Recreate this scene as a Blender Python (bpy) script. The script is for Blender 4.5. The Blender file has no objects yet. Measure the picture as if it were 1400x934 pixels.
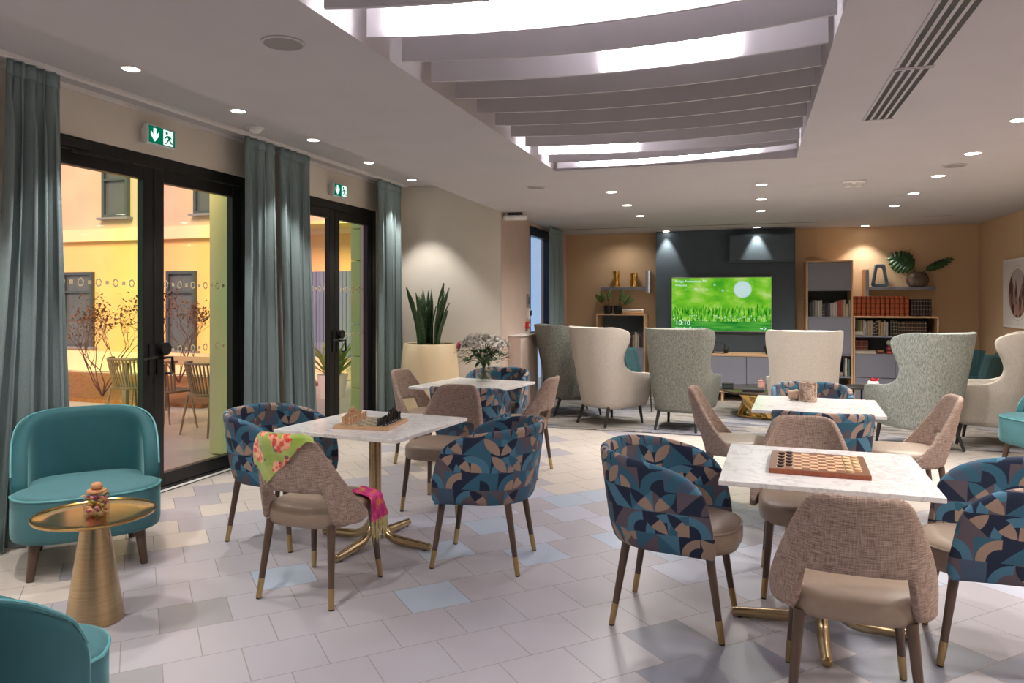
import bpy, bmesh, math, random
from math import pi, sin, cos, radians, sqrt
from mathutils import Vector, Matrix
random.seed(7)
SC = bpy.context.scene
COL = SC.collection
H_MAIN, H_STRIP = 2.6, 2.97

# ------------------------------------------------------------------ node helper
class NT:
    def __init__(s, name):
        s.m = bpy.data.materials.new(name); s.m.use_nodes = True
        s.t = s.m.node_tree; s.t.nodes.clear()
        s.out = s.t.nodes.new('ShaderNodeOutputMaterial')
    def n(s, typ, ins=None, **kw):
        nd = s.t.nodes.new('ShaderNode' + typ)
        for k, v in kw.items(): setattr(nd, k, v)
        for k, v in (ins or {}).items(): s.set(nd.inputs[k], v)
        return nd
    def set(s, sock, v):
        if isinstance(v, bpy.types.NodeSocket): s.t.links.new(v, sock)
        elif isinstance(v, bpy.types.Node): s.t.links.new(v.outputs[0], sock)
        else:
            if sock.type == 'RGBA' and len(v) == 3: v = (*v, 1)
            sock.default_value = v
    def math(s, op, a, b=0.0, c=0.0):
        nd = s.t.nodes.new('ShaderNodeMath'); nd.operation = op
        s.set(nd.inputs[0], a); s.set(nd.inputs[1], b); s.set(nd.inputs[2], c)
        return nd.outputs[0]
    def mix(s, f, a, b, blend='MIX'):
        nd = s.t.nodes.new('ShaderNodeMix'); nd.data_type = 'RGBA'; nd.blend_type = blend
        s.set(nd.inputs[0], f); s.set(nd.inputs[6], a); s.set(nd.inputs[7], b)
        return nd.outputs[2]
    def ramp(s, f, stops, interp='LINEAR'):
        nd = s.t.nodes.new('ShaderNodeValToRGB'); r = nd.color_ramp; r.interpolation = interp
        while len(r.elements) < len(stops): r.elements.new(0.5)
        for e, (p, c) in zip(r.elements, stops): e.position = p; e.color = (*c, 1)
        s.set(nd.inputs[0], f); return nd.outputs[0]
    def coord(s, kind='Object', scale=None):
        o = s.n('TexCoord').outputs[kind]
        if scale:
            mp = s.n('Mapping', {'Vector': o, 'Scale': scale}); o = mp.outputs[0]
        return o
    def sep(s, v):
        return s.n('SeparateXYZ', {0: v}).outputs
    def noise(s, vec, scale, detail=2.0, rough=0.5):
        return s.n('TexNoise', {'Vector': vec, 'Scale': scale, 'Detail': detail, 'Roughness': rough}).outputs[0]
    def bsdf(s, **k):
        b = s.n('BsdfPrincipled')
        for key, v in k.items():
            s.set(b.inputs[key.replace('_', ' ')], v)
        s.t.links.new(b.outputs[0], s.out.inputs[0]); return b
    def bump(s, b, h, strength=0.2, dist=0.01):
        s.set(b.inputs['Normal'], s.n('Bump', {'Height': h, 'Strength': strength, 'Distance': dist}))

def flat(name, col, rough=0.5, metal=0.0, **k):
    t = NT(name); t.bsdf(Base_Color=col, Roughness=rough, Metallic=metal, **k); return t.m
def noisy(name, c1, c2, scale=8, rough=0.6, metal=0.0, vec_scale=None, bump=0.0, detail=3, **k):
    t = NT(name); v = t.coord('Object', vec_scale); f = t.noise(v, scale, detail)
    b = t.bsdf(Base_Color=t.ramp(f, [(0.3, c1), (0.7, c2)]), Roughness=rough, Metallic=metal, **k)
    if bump: t.bump(b, f, bump)
    return t.m
def emit(name, col, strength):
    t = NT(name); e = t.n('Emission', {'Color': col, 'Strength': strength}); t.t.links.new(e.outputs[0], t.out.inputs[0]); return t.m

M = {}
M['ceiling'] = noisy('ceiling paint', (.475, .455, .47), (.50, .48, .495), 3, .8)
M['beige_wall'] = noisy('beige wall paint', (.72, .665, .59), (.75, .695, .62), 4, .85)
M['pink_wall'] = noisy('rosy tan wall paint', (.52, .40, .34), (.55, .43, .37), 4, .85)
M['tan_wall'] = noisy('tan wallcovering', (.60, .42, .255), (.63, .445, .275), 30, .85, vec_scale=(1, 1, 8), bump=.05)
M['navy_panel'] = noisy('blue grey media panel', (.060, .088, .115), (.068, .098, .125), 5, .55)
M['oak'] = noisy('oak veneer', (.58, .36, .20), (.68, .44, .26), 6, .5, vec_scale=(6, 6, .7))
M['grey_door'] = noisy('mauve grey lacquer', (.225, .23, .285), (.235, .24, .295), 3, .45)
M['dark_niche'] = flat('dark slate lining', (.07, .085, .10), .6)
M['white'] = flat('white plastic', (.78, .77, .75), .4)
M['white_paint'] = flat('white lacquer', (.80, .77, .75), .5)
M['black'] = flat('black metal', (.012, .012, .013), .4)
M['black_plastic'] = flat('black plastic', (.01, .01, .011), .3)
M['frame'] = flat('anthracite aluminium', (.018, .017, .018), .38, .3)
M['navy_frame'] = flat('navy window frame', (.012, .018, .032), .4)
M['wood_leg'] = noisy('dark walnut leg', (.075, .045, .032), (.115, .07, .05), 10, .38, vec_scale=(4, 4, .5))
M['dark_leg'] = flat('blackened leg', (.02, .017, .017), .4)
M['tan_leather'] = noisy('taupe leather', (.285, .21, .16), (.315, .235, .18), 40, .42, bump=.04)
M['gold'] = noisy('polished gold', (.80, .50, .14), (.9, .6, .2), 3, .12, 1.0)
def brass():
    t = NT('brushed brass'); v = t.coord('Object', (1, 1, 60)); f = t.noise(v, 4, 4)
    b = t.bsdf(Base_Color=t.ramp(f, [(.3, (.43, .32, .18)), (.7, (.54, .41, .25))]), Metallic=1.0, Roughness=.27); return t.m
M['brass'] = brass()
M['brass_dark'] = flat('bronze brass ferrule', (.50, .36, .18), .3, 1.0)
def marble():
    t = NT('white marble'); v = t.coord('Object')
    n1 = t.noise(v, 2.2, 6, .6); w = t.n('TexNoise', {'Vector': v, 'Scale': 5.0, 'Detail': 8.0, 'Distortion': 1.6}).outputs[0]
    d = t.math('ABSOLUTE', t.math('SUBTRACT', w, .5)); vein = t.ramp(d, [(0, (.58, .56, .57)), (.04, (.84, .83, .83))])
    t.bsdf(Base_Color=t.mix(.35, vein, t.ramp(n1, [(.35, (.80, .785, .79)), (.65, (.88, .87, .87))])), Roughness=.16); return t.m
M['marble'] = marble()
def tweed(name, c1, c2, c3):
    t = NT(name); uv = t.coord('UV')
    a = t.noise(t.n('Mapping', {'Vector': uv, 'Scale': (22, 330, 1)}).outputs[0], 1.0, 2)
    b_ = t.noise(t.n('Mapping', {'Vector': uv, 'Scale': (330, 22, 1)}).outputs[0], 1.0, 2)
    f = t.math('ADD', t.math('MULTIPLY', a, .6), t.math('MULTIPLY', b_, .4))
    b = t.bsdf(Base_Color=t.ramp(f, [(.36, c1), (.5, c2), (.64, c3)]), Roughness=.9); t.bump(b, f, .35, .003); return t.m
M['tweed'] = tweed('taupe tweed', (.16, .105, .085), (.33, .235, .195), (.48, .37, .31))
def wool(name, c1, c2, s=1.0):
    t = NT(name); v = t.coord('Object', (130 * s, 130 * s, 34 * s)); f = t.noise(v, 1.0, 3, .6)
    b = t.bsdf(Base_Color=t.ramp(f, [(.35, c1), (.65, c2)]), Roughness=.95); t.bump(b, f, .25, .004); return t.m
M['cream'] = wool('cream wool', (.41, .37, .325), (.48, .435, .385))
M['sage'] = wool('sage grey wool', (.11, .115, .098), (.235, .24, .21))
M['silver'] = wool('silver grey wool', (.13, .15, .14), (.33, .355, .33))
M['teal_wool'] = wool('dark teal upholstery', (.025, .075, .085), (.04, .10, .11))
def velvet(name, c):
    t = NT(name); v = t.coord('Object'); f = t.noise(v, 6, 4, .6)
    b = t.bsdf(Base_Color=t.mix(f, tuple(x * .75 for x in c), tuple(x * 1.25 for x in c)), Roughness=.75, Sheen_Weight=.45, Sheen_Roughness=.35, Sheen_Tint=(.45, .85, .85, 1)); return t.m
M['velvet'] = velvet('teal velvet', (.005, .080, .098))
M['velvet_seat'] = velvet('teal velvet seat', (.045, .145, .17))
M['piping'] = flat('teal piping', (.09, .30, .33), .6)
M['curtain'] = wool('blue grey curtain cloth', (.19, .25, .262), (.23, .295, .305), 2)
M['green_leaf'] = noisy('dark green leaf', (.012, .05, .014), (.04, .12, .035), 14, .4)
M['snake_leaf'] = noisy('mottled snake plant leaf', (.012, .032, .012), (.065, .125, .05), 5, .4, vec_scale=(3, 3, 14))
M['planter'] = noisy('cream planter', (.66, .52, .33), (.70, .56, .36), 3, .35)
M['soil'] = noisy('potting soil', (.02, .014, .01), (.06, .04, .03), 40, .95)
M['petal'] = noisy('white petal', (.80, .76, .70), (.88, .85, .80), 8, .6)
M['pink_petal'] = flat('pink petal', (.75, .28, .30), .6)
M['stem'] = noisy('green stem', (.05, .10, .02), (.10, .16, .05), 10, .5)
def glass(name, col=(1, 1, 1), rough=0.0):
    t = NT(name); t.bsdf(Base_Color=col, Roughness=rough, Transmission_Weight=1.0, IOR=1.45); return t.m
M['glass'] = glass('clear glass')
M['smoke_glass'] = glass('smoked brown glass', (.42, .33, .26), .05)
def thinglass(name, stops, film=False):
    t = NT(name); v = t.coord('Object'); f = t.noise(v, .9, 1)
    if film:        # iridescent film: the tint runs across each leaf
        y = t.sep(v)[1]; f = t.math('ADD', t.math('FRACT', t.math('DIVIDE', t.math('SUBTRACT', y, 3.53), 1.1)), t.math('MULTIPLY', t.math('SUBTRACT', t.noise(v, 1.6, 2), .5), .5))
    tr = t.n('BsdfTransparent', {'Color': t.ramp(f, stops)}); g = t.n('BsdfGlossy', {'Color': (1, 1, 1), 'Roughness': 0.0})
    fa = t.n('LayerWeight', {'Blend': .5}).outputs['Facing']; fr = t.math('ADD', .035, t.math('MULTIPLY', .9, t.math('POWER', fa, 5.0))); mx = t.n('MixShader', {0: fr, 1: tr, 2: g})
    t.t.links.new(mx.outputs[0], t.out.inputs[0]); return t.m
M['door_glass'] = thinglass('tinted door glass', [(.1, (.98, .80, .80)), (.45, (.98, .88, .80)), (.7, (.98, .92, .72)), (.95, (.88, .97, .76))], True)
M['win_glass'] = thinglass('window glass', [(.3, (.85, .92, 1)), (.7, (.9, .95, 1))])

def geo_fabric():
    """woven fabric of arcs, lenses and triangles in blues, navy and tan"""
    t = NT('geometric blue fabric'); uv = t.coord('UV'); S = t.sep(uv)
    u = t.math('MULTIPLY', S[0], 1 / .090); v = t.math('MULTIPLY', S[1], 1 / .095)
    sh = t.math('MULTIPLY', t.math('FLOORED_MODULO', t.math('FLOOR', v), 2.0), .5)
    u = t.math('ADD', u, sh)
    cu, cv = t.math('FLOOR', u), t.math('FLOOR', v); qx, qy = t.math('FRACT', u), t.math('FRACT', v)
    def h(dx, dy, k):
        c = t.n('CombineXYZ', {0: t.math('ADD', cu, dx), 1: t.math('ADD', cv, dy), 2: k})
        return t.n('TexWhiteNoise', {0: c}, noise_dimensions='3D').outputs[0]
    flip = t.math('GREATER_THAN', h(0, 0, 9.1), .5)
    fx = t.math('ABSOLUTE', t.math('SUBTRACT', flip, qx))
    side = t.math('GREATER_THAN', t.math('ADD', fx, qy), 1.0)
    k0 = t.n('CombineXYZ', {0: cu, 1: cv, 2: t.math('MULTIPLY', side, 3.3)})
    base = t.n('TexWhiteNoise', {0: k0}, noise_dimensions='3D').outputs[0]
    navy, slate, teal, blue, mauve, tan = (.012, .022, .058), (.07, .115, .19), (.036, .135, .215), (.075, .205, .315), (.125, .10, .125), (.38, .265, .21)
    def pal(f, order): return t.ramp(f, [(i / len(order), c) for i, c in enumerate(order)], 'CONSTANT')
    col = pal(base, [navy, teal, blue, mauve, slate, navy, teal])
    r = t.math('SQRT', t.math('ADD', t.math('MULTIPLY', fx, fx), t.math('MULTIPLY', qy, qy)))
    on = t.math('GREATER_THAN', h(0, 0, 1.7), .3)
    disc = t.math('MULTIPLY', on, t.math('LESS_THAN', r, .95))
    ring = t.math('MULTIPLY', disc, t.math('GREATER_THAN', r, .56))
    col = t.mix(disc, col, pal(h(0, 0, 4.4), [mauve, navy, tan, slate, navy]))
    col = t.mix(ring, col, pal(h(0, 0, 5.2), [blue, teal, blue, tan, teal, blue]))
    r2a = t.math('ADD', t.math('POWER', t.math('SUBTRACT', 1.0, fx), 2.0), t.math('POWER', qy, 2.0))
    r2b = t.math('ADD', t.math('POWER', fx, 2.0), t.math('POWER', t.math('SUBTRACT', 1.0, qy), 2.0))
    lens = t.math('MULTIPLY', t.math('LESS_THAN', r2a, .95), t.math('LESS_THAN', r2b, .95))
    lens = t.math('MULTIPLY', lens, t.math('GREATER_THAN', h(0, 0, 7.7), .62))
    half = t.math('GREATER_THAN', qy, t.math('SUBTRACT', 1.0, fx))
    lc = t.mix(half, pal(h(0, 0, 2.2), [tan, mauve, tan]), pal(h(0, 0, 3.2), [navy, tan, teal]))
    col = t.mix(lens, col, lc)
    fine = t.noise(t.n('Mapping', {'Vector': uv, 'Scale': (500, 500, 1)}).outputs[0], 1.0, 1)
    col = t.mix(.25, col, t.mix(fine, (0, 0, 0), (.5, .5, .5)), 'OVERLAY')
    b = t.bsdf(Base_Color=col, Roughness=.85); t.bump(b, fine, .2, .002); return t.m
M['geo'] = geo_fabric()

def tile_mat(name, c):
    t = NT(name); uv = t.coord('UV'); S = t.sep(uv)
    def edge(q): return t.math('MINIMUM', q, t.math('SUBTRACT', 1.0, q))
    e = t.math('LESS_THAN', t.math('MINIMUM', edge(S[0]), edge(S[1])), .0075)
    n = t.noise(t.coord('Object'), 5, 4)
    base = t.mix(n, tuple(x * .95 for x in c), tuple(min(1, x * 1.05) for x in c))
    b = t.bsdf(Base_Color=t.mix(e, base, (.27, .24, .24)), Roughness=t.math('ADD', .31, t.math('MULTIPLY', e, .4))); return t.m

# ------------------------------------------------------------------ geometry helpers
def new(): return bmesh.new()
def obj(name, bm, mat, parent=None, smooth=40, mods=None):
    me = bpy.data.meshes.new(name); bmesh.ops.recalc_face_normals(bm, faces=bm.faces) if len(bm.faces) else None
    bm.to_mesh(me); bm.free()
    for m in (mat if isinstance(mat, (list, tuple)) else [mat]): me.materials.append(m)
    if smooth is not None:
        me.polygons.foreach_set('use_smooth', [True] * len(me.polygons)); me.set_sharp_from_angle(angle=radians(smooth))
    o = bpy.data.objects.new(name, me); COL.objects.link(o)
    if parent: o.parent = parent
    for typ, kw in (mods or []):
        md = o.modifiers.new(typ.lower(), typ)
        for k, v in kw.items(): setattr(md, k, v)
    return o
BEV = lambda w, s=2: ('BEVEL', dict(width=w, segments=s, limit_method='ANGLE', angle_limit=radians(50)))
SUB = lambda n=1: ('SUBSURF', dict(levels=n, render_levels=n))
SOL = lambda w, off=0.0: ('SOLIDIFY', dict(thickness=w, offset=off))
def box(bm, x0, x1, y0, y1, z0, z1, mi=0, M4=None):
    vs = [bm.verts.new(M4 @ Vector(p) if M4 else p) for p in [(x0,y0,z0),(x1,y0,z0),(x1,y1,z0),(x0,y1,z0),(x0,y0,z1),(x1,y0,z1),(x1,y1,z1),(x0,y1,z1)]]
    for q in [(0,3,2,1),(4,5,6,7),(0,1,5,4),(1,2,6,5),(2,3,7,6),(3,0,4,7)]:
        f = bm.faces.new([vs[i] for i in q]); f.material_index = mi
    return bm
def bx(*a, **k): return box(new(), *a, **k)
def ring_faces(bm, rings, mi=0, cap0=True, cap1=True, closed=True):
    for a, b in zip(rings, rings[1:]):
        n = len(a)
        for i in range(n if closed else n - 1):
            j = (i + 1) % n
            try: bm.faces.new((a[i], a[j], b[j], b[i])).material_index = mi
            except ValueError: pass
    if cap0: bm.faces.new(rings[0][::-1]).material_index = mi
    if cap1: bm.faces.new(rings[-1]).material_index = mi
def lathe(bm, prof, seg=24, c=(0, 0), mi=0, cap0=True, cap1=True, M4=None):
    rings = []
    for r, z in prof:
        rings.append([bm.verts.new((M4 @ Vector((r*cos(2*pi*i/seg), r*sin(2*pi*i/seg), z))) if M4 else (c[0]+r*cos(2*pi*i/seg), c[1]+r*sin(2*pi*i/seg), z)) for i in range(seg)])
    ring_faces(bm, rings, mi, cap0, cap1); return bm
def tube(bm, pts, rad, seg=8, mi=0, flatten=None):
    pts = [Vector(p) for p in pts]; n = len(pts); rads = rad if isinstance(rad, (list, tuple)) else [rad] * n
    rings = []; up = None
    for i, p in enumerate(pts):
        d = (pts[min(i+1, n-1)] - pts[max(i-1, 0)]).normalized()
        if up is None: up = Vector((0, 0, 1)) if abs(d.z) < .9 else Vector((0, 1, 0))
        a = d.cross(up).normalized(); b = a.cross(d).normalized(); up = b
        rings.append([bm.verts.new(p + rads[i] * (cos(2*pi*k/seg) * a + sin(2*pi*k/seg) * b)) for k in range(seg)])
    ring_faces(bm, rings, mi); return bm
def poly_prism(bm, pts, z0, z1, mi=0, M4=None):
    f = lambda p: M4 @ Vector(p) if M4 else p
    a = [bm.verts.new(f((x, y, z0))) for x, y in pts]; b = [bm.verts.new(f((x, y, z1))) for x, y in pts]
    ring_faces(bm, [a, b], mi); return bm
def grid(bm, rows, uvs=None, mi=0):
    """rows: list of lists of points, same length; a sheet"""
    V = [[bm.verts.new(p) for p in r] for r in rows]; lay = bm.loops.layers.uv.verify() if uvs else None
    for i in range(len(V)-1):
        for j in range(len(V[0])-1):
            f = bm.faces.new((V[i][j], V[i][j+1], V[i+1][j+1], V[i+1][j])); f.material_index = mi
            if uvs:
                for lp, (a, b) in zip(f.loops, ((i, j), (i, j+1), (i+1, j+1), (i+1, j))): lp[lay].uv = uvs[a][b]
    return bm
def outline(a, b0, b1, n=36, p=.75):
    """closed rounded outline: half width a, back depth b0, front depth b1"""
    r = []
    for i in range(n):
        t = 2*pi*i/n; cx, sy = cos(t), sin(t)
        x = a * math.copysign(abs(cx)**p, cx); b = b1 if sy > 0 else b0
        r.append((x, b * math.copysign(abs(sy)**p, sy)))
    return r
def puffy(bm, out, prof, mi=0):
    """prof: list of (inset, z)"""
    rings = []
    for ins, z in prof:
        ring = []
        for x, y in out:
            l = sqrt(x*x + y*y) or 1; k = max(0, l - ins) / l; ring.append(bm.verts.new((x*k, y*k, z)))
        rings.append(ring)
    ring_faces(bm, rings, mi); return bm
def lerp_tab(tab, s):
    for (a, va), (b, vb) in zip(tab, tab[1:]):
        if s <= b: 
            k = (s - a) / (b - a) if b > a else 0; return va + (vb - va) * k
    return tab[-1][1]
def spline_tab(tab, s):
    n = len(tab); i = 0
    while i < n-2 and s > tab[i+1][0]: i += 1
    def m(k):
        a, b = tab[max(k-1, 0)], tab[min(k+1, n-1)]; return (b[1]-a[1]) / (b[0]-a[0])
    (x0, y0), (x1, y1) = tab[i], tab[i+1]; h = x1-x0; t = min(1, max(0, (s-x0)/h))
    return (2*t**3-3*t*t+1)*y0 + (t**3-2*t*t+t)*h*(0 if i == 0 else m(i)) + (-2*t**3+3*t*t)*y1 + (t**3-t*t)*h*m(i+1)
def smooth_tab(tab, s):
    for (a, va), (b, vb) in zip(tab, tab[1:]):
        if s <= b:
            k = min(1, max(0, (s - a) / (b - a))); k = k*k*(3-2*k); return va + (vb - va) * k
    return tab[-1][1]
def uplan(s, a, b, f, p=.8):
    """s in metres of arc from the back centre (signed); returns x, y on a U: back ellipse (a wide, b deep) then straight sides f"""
    q = pi/2 * sqrt((a*a + b*b) / 2); t = abs(s)
    if t <= q:
        th = pi/2 * t / q; x = a * sin(th)**p; y = -b * max(0, cos(th))**p
    else: x = a; y = t - q
    return (math.copysign(x, s) if s else 0.0, y)
def ulen(a, b, f): return pi/2 * sqrt((a*a + b*b) / 2) + f

# ------------------------------------------------------------------ objects helper
def props(o, label=None, cat=None, group=None, kind=None):
    for k, v in (('label', label), ('category', cat), ('group', group), ('kind', kind)):
        if v: o[k] = v
        elif k in o and k != 'category' and k != 'kind': del o[k]
    return o
def thing(name, label, cat, loc=(0, 0, 0), rz=0.0, group=None):
    o = bpy.data.objects.new(name, None); COL.objects.link(o); o.empty_display_size = .1
    o.location = loc; o.rotation_euler = (0, 0, rz); return props(o, label, cat, group)
def struct(name, bm, mat, **k):
    return props(obj(name, bm, mat, **k), kind='structure')
KIDS = {}
def kids(o): return [c for c in bpy.data.objects if c.parent == o]
def dup(root, loc, rz, label, group=None, scale=None):
    def cp(o, par):
        c = o.copy(); COL.objects.link(c)
        if par: c.parent = par
        for ch in kids(o): cp(ch, c)
        return c
    r = cp(root, None); r.location = loc; r.rotation_euler = (0, 0, rz); r['label'] = label
    if group: r['group'] = group
    return r
def face(deg): return radians(deg - 90)
class Kind:
    """first placement uses the prototype itself, later ones are copies"""
    def __init__(s, make): s.make, s.p = make, None
    def put(s, loc, deg, label, group=None):
        if len(loc) == 2: loc = (*loc, 0)
        if s.p is None:
            s.p = s.make(); s.p.location = loc; s.p.rotation_euler = (0, 0, face(deg)); s.p['label'] = label
            if group: s.p['group'] = group
            return s.p
        return dup(s.p, loc, face(deg), label, group)

# ------------------------------------------------------------------ SETTING
# floor: square tiles 0.31 m laid on the diagonal in running bond
TS = .31; TA_ = radians(44.8); CA, SA = cos(TA_), sin(TA_)
U0, V0 = 0.0, 0.0
def tile_uv(x, y): return (x*CA + y*SA), (-x*SA + y*CA)
# anchor: the grey tile's corner near the brass table
au, av = tile_uv(-2.527, 2.675)
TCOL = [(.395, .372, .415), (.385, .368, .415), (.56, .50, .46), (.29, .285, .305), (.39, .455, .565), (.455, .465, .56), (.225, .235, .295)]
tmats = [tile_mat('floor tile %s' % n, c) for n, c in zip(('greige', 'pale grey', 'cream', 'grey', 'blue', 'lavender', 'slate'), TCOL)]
def tile_id(x, y):
    u, v = tile_uv(x, y); r = math.floor((v - av) / TS); uu = (u - au) / TS - (.5 if r % 2 else 0); return (math.floor(uu), r)
special = {}
def spec(x, y, m): special[tile_id(x, y)] = m
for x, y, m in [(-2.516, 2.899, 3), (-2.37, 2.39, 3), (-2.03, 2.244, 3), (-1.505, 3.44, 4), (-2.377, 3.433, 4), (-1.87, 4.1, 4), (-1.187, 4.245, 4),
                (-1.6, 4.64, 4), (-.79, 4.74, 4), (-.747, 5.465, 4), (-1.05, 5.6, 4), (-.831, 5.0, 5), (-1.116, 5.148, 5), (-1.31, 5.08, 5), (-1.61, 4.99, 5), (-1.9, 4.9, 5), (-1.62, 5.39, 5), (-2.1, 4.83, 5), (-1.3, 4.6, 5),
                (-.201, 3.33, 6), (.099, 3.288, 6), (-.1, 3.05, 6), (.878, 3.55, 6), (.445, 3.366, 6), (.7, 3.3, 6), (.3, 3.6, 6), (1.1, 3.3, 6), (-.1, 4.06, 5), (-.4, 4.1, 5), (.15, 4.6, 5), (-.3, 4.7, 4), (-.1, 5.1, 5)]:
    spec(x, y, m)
bm = new(); lay = bm.loops.layers.uv.verify()
for r in range(-40, 60):
    for c in range(-45, 60):
        m = special.get((c, r))
        ua = au + (c + (.5 if r % 2 else 0)) * TS; va = av + r * TS
        P = [(ua, va), (ua+TS, va), (ua+TS, va+TS), (ua, va+TS)]
        W = [(u*CA - v*SA, u*SA + v*CA) for u, v in P]
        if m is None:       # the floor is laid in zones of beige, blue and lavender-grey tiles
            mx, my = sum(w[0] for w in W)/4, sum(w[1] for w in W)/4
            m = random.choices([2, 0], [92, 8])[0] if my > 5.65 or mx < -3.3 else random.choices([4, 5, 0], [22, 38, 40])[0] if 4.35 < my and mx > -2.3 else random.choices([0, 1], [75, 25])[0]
        if max(w[0] for w in W) < -4.52 or min(w[0] for w in W) > 3.2 or max(w[1] for w in W) < -2.6 or min(w[1] for w in W) > 12.3: continue
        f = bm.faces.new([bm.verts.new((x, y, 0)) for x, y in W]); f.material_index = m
        for lp, uv in zip(f.loops, [(0, 0), (1, 0), (1, 1), (0, 1)]): lp[lay].uv = uv
for co, no in [((-4.5, 0, 0), (-1, 0, 0)), ((3.15, 0, 0), (1, 0, 0)), ((0, -2.55, 0), (0, -1, 0)), ((0, 12.2, 0), (0, 1, 0))]:
    bmesh.ops.bisect_plane(bm, geom=bm.verts[:] + bm.edges[:] + bm.faces[:], plane_co=co, plane_no=no, clear_outer=True)
for f in bm.faces: f.normal_update()
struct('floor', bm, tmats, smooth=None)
struct('floor_slab', bx(-4.6, 3.2, -2.6, 12.3, -.15, -.002), M['beige_wall'], smooth=None)

# walls
bm = new()
for a, b, z0, z1 in [(-2.6, 3.46, 0, 3.1), (3.46, 5.75, 2.63, 3.1), (5.75, 6.33, 0, 3.1), (6.33, 8.22, 2.61, 3.1), (8.22, 8.85, 0, 3.1)]:
    box(bm, -4.65, -4.42, a, b, z0, z1)
struct('wall_left', bm, M['beige_wall'], smooth=None)
struct('wall_return', bx(-4.42, -2.955, 8.7, 8.85, 0, 3.1), M['beige_wall'], smooth=None)
bm = bx(-3.12, -2.95, 8.702, 9.95, 0, 2.7); box(bm, -3.12, -2.95, 11.15, 12.3, 0, 2.7); box(bm, -3.12, -2.95, 9.95, 11.15, 2.56, 2.7)
struct('wall_side', bm, M['pink_wall'], smooth=None)
struct('wall_back', bx(-3.12, 3.3, 12.15, 12.3, 0, 2.7), M['tan_wall'], smooth=None)
struct('wall_right', bx(3.12, 3.3, -2.6, 12.15, 0, 2.7), M['tan_wall'], smooth=None)
struct('wall_front', bx(-4.65, 3.3, -2.75, -2.6, 0, 3.1), M['beige_wall'], smooth=None)
bm = bx(-1.44, .645, 11.95, 12.15, 0, 2.6)
struct('wall_media', bm, M['navy_panel'], mods=[BEV(.004)])

# ceiling: a raised strip by the windows, the lower main ceiling with its recess
CX0, CX1, CY0, CY1 = -1.575, .335, .95, 6.09
E0, E1 = (-2.60, -2.6), (-2.955, 8.85)
bm = new()
poly_prism(bm, [(-4.65, -2.6), (E0[0]+.1, -2.6), (E1[0]+.1, 8.85), (-4.65, 8.85)], H_STRIP, 3.1)
ex = lambda y: E0[0] + (E1[0]-E0[0]) * (y - E0[1]) / (E1[1]-E0[1])
poly_prism(bm, [(ex(-2.6), -2.6), (CX0, -2.6), (CX0, 8.85), (ex(8.85), 8.85)], H_MAIN, 2.72)
poly_prism(bm, [(CX1, -2.6), (3.3, -2.6), (3.3, 8.85), (CX1, 8.85)], H_MAIN, 2.72)
box(bm, CX0, CX1, -2.6, CY0, H_MAIN, 2.72); box(bm, CX0, CX1, CY1, 8.85, H_MAIN, 2.72)
box(bm, -3.12, 3.3, 8.85, 12.3, H_MAIN, 2.72)
poly_prism(bm, [(ex(-2.6), -2.6), (ex(-2.6)+.06, -2.6), (ex(8.85)+.06, 8.85), (ex(8.85), 8.85)], 2.72, 3.0)     # fascia of the step
box(bm, CX0-.04, CX0, CY0, CY1, 2.72, 3.02); box(bm, CX1, CX1+.04, CY0, CY1, 2.72, 3.02)
box(bm, CX0, CX1, CY0-.04, CY0, 2.72, 3.02); box(bm, CX0, CX1, CY1, CY1+.04, 2.72, 3.02); box(bm, CX0-.04, CX1+.04, CY0-.04, CY1+.04, 3.02, 3.06)
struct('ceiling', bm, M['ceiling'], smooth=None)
bm = new(); box(bm, -2.8, .95, 11.16, 11.19, 2.598, 2.601)
struct('trim_1', bm, M['black'], smooth=None)
bm = new(); box(bm, -4.415, -4.395, -2.5, 8.68, H_STRIP-.03, H_STRIP); box(bm, -4.23, -4.17, -2.5, 8.6, H_STRIP-.02, H_STRIP)
struct('trim_2', bm, M['white_paint'], smooth=None)
bm = new(); box(bm, -4.425, -4.37, 3.4, 8.3, .0005, .003)
struct('trim_3', bm, M['white'], smooth=None)
bm = new(); box(bm, -4.375, -4.362, 3.4, 8.3, .001, .004)
struct('trim_4', bm, M['black'], smooth=None)
for nm, b in [('baseboard_return', bx(-4.4, -2.96, 8.685, 8.7, 0, .08)), ('baseboard_right', bx(3.105, 3.12, -2.6, 12.1, 0, .08)), ('baseboard_side', bx(-2.95, -2.935, 8.7, 8.95, 0, .08))]:
    struct(nm, b, M['pink_wall'], smooth=None)

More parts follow.
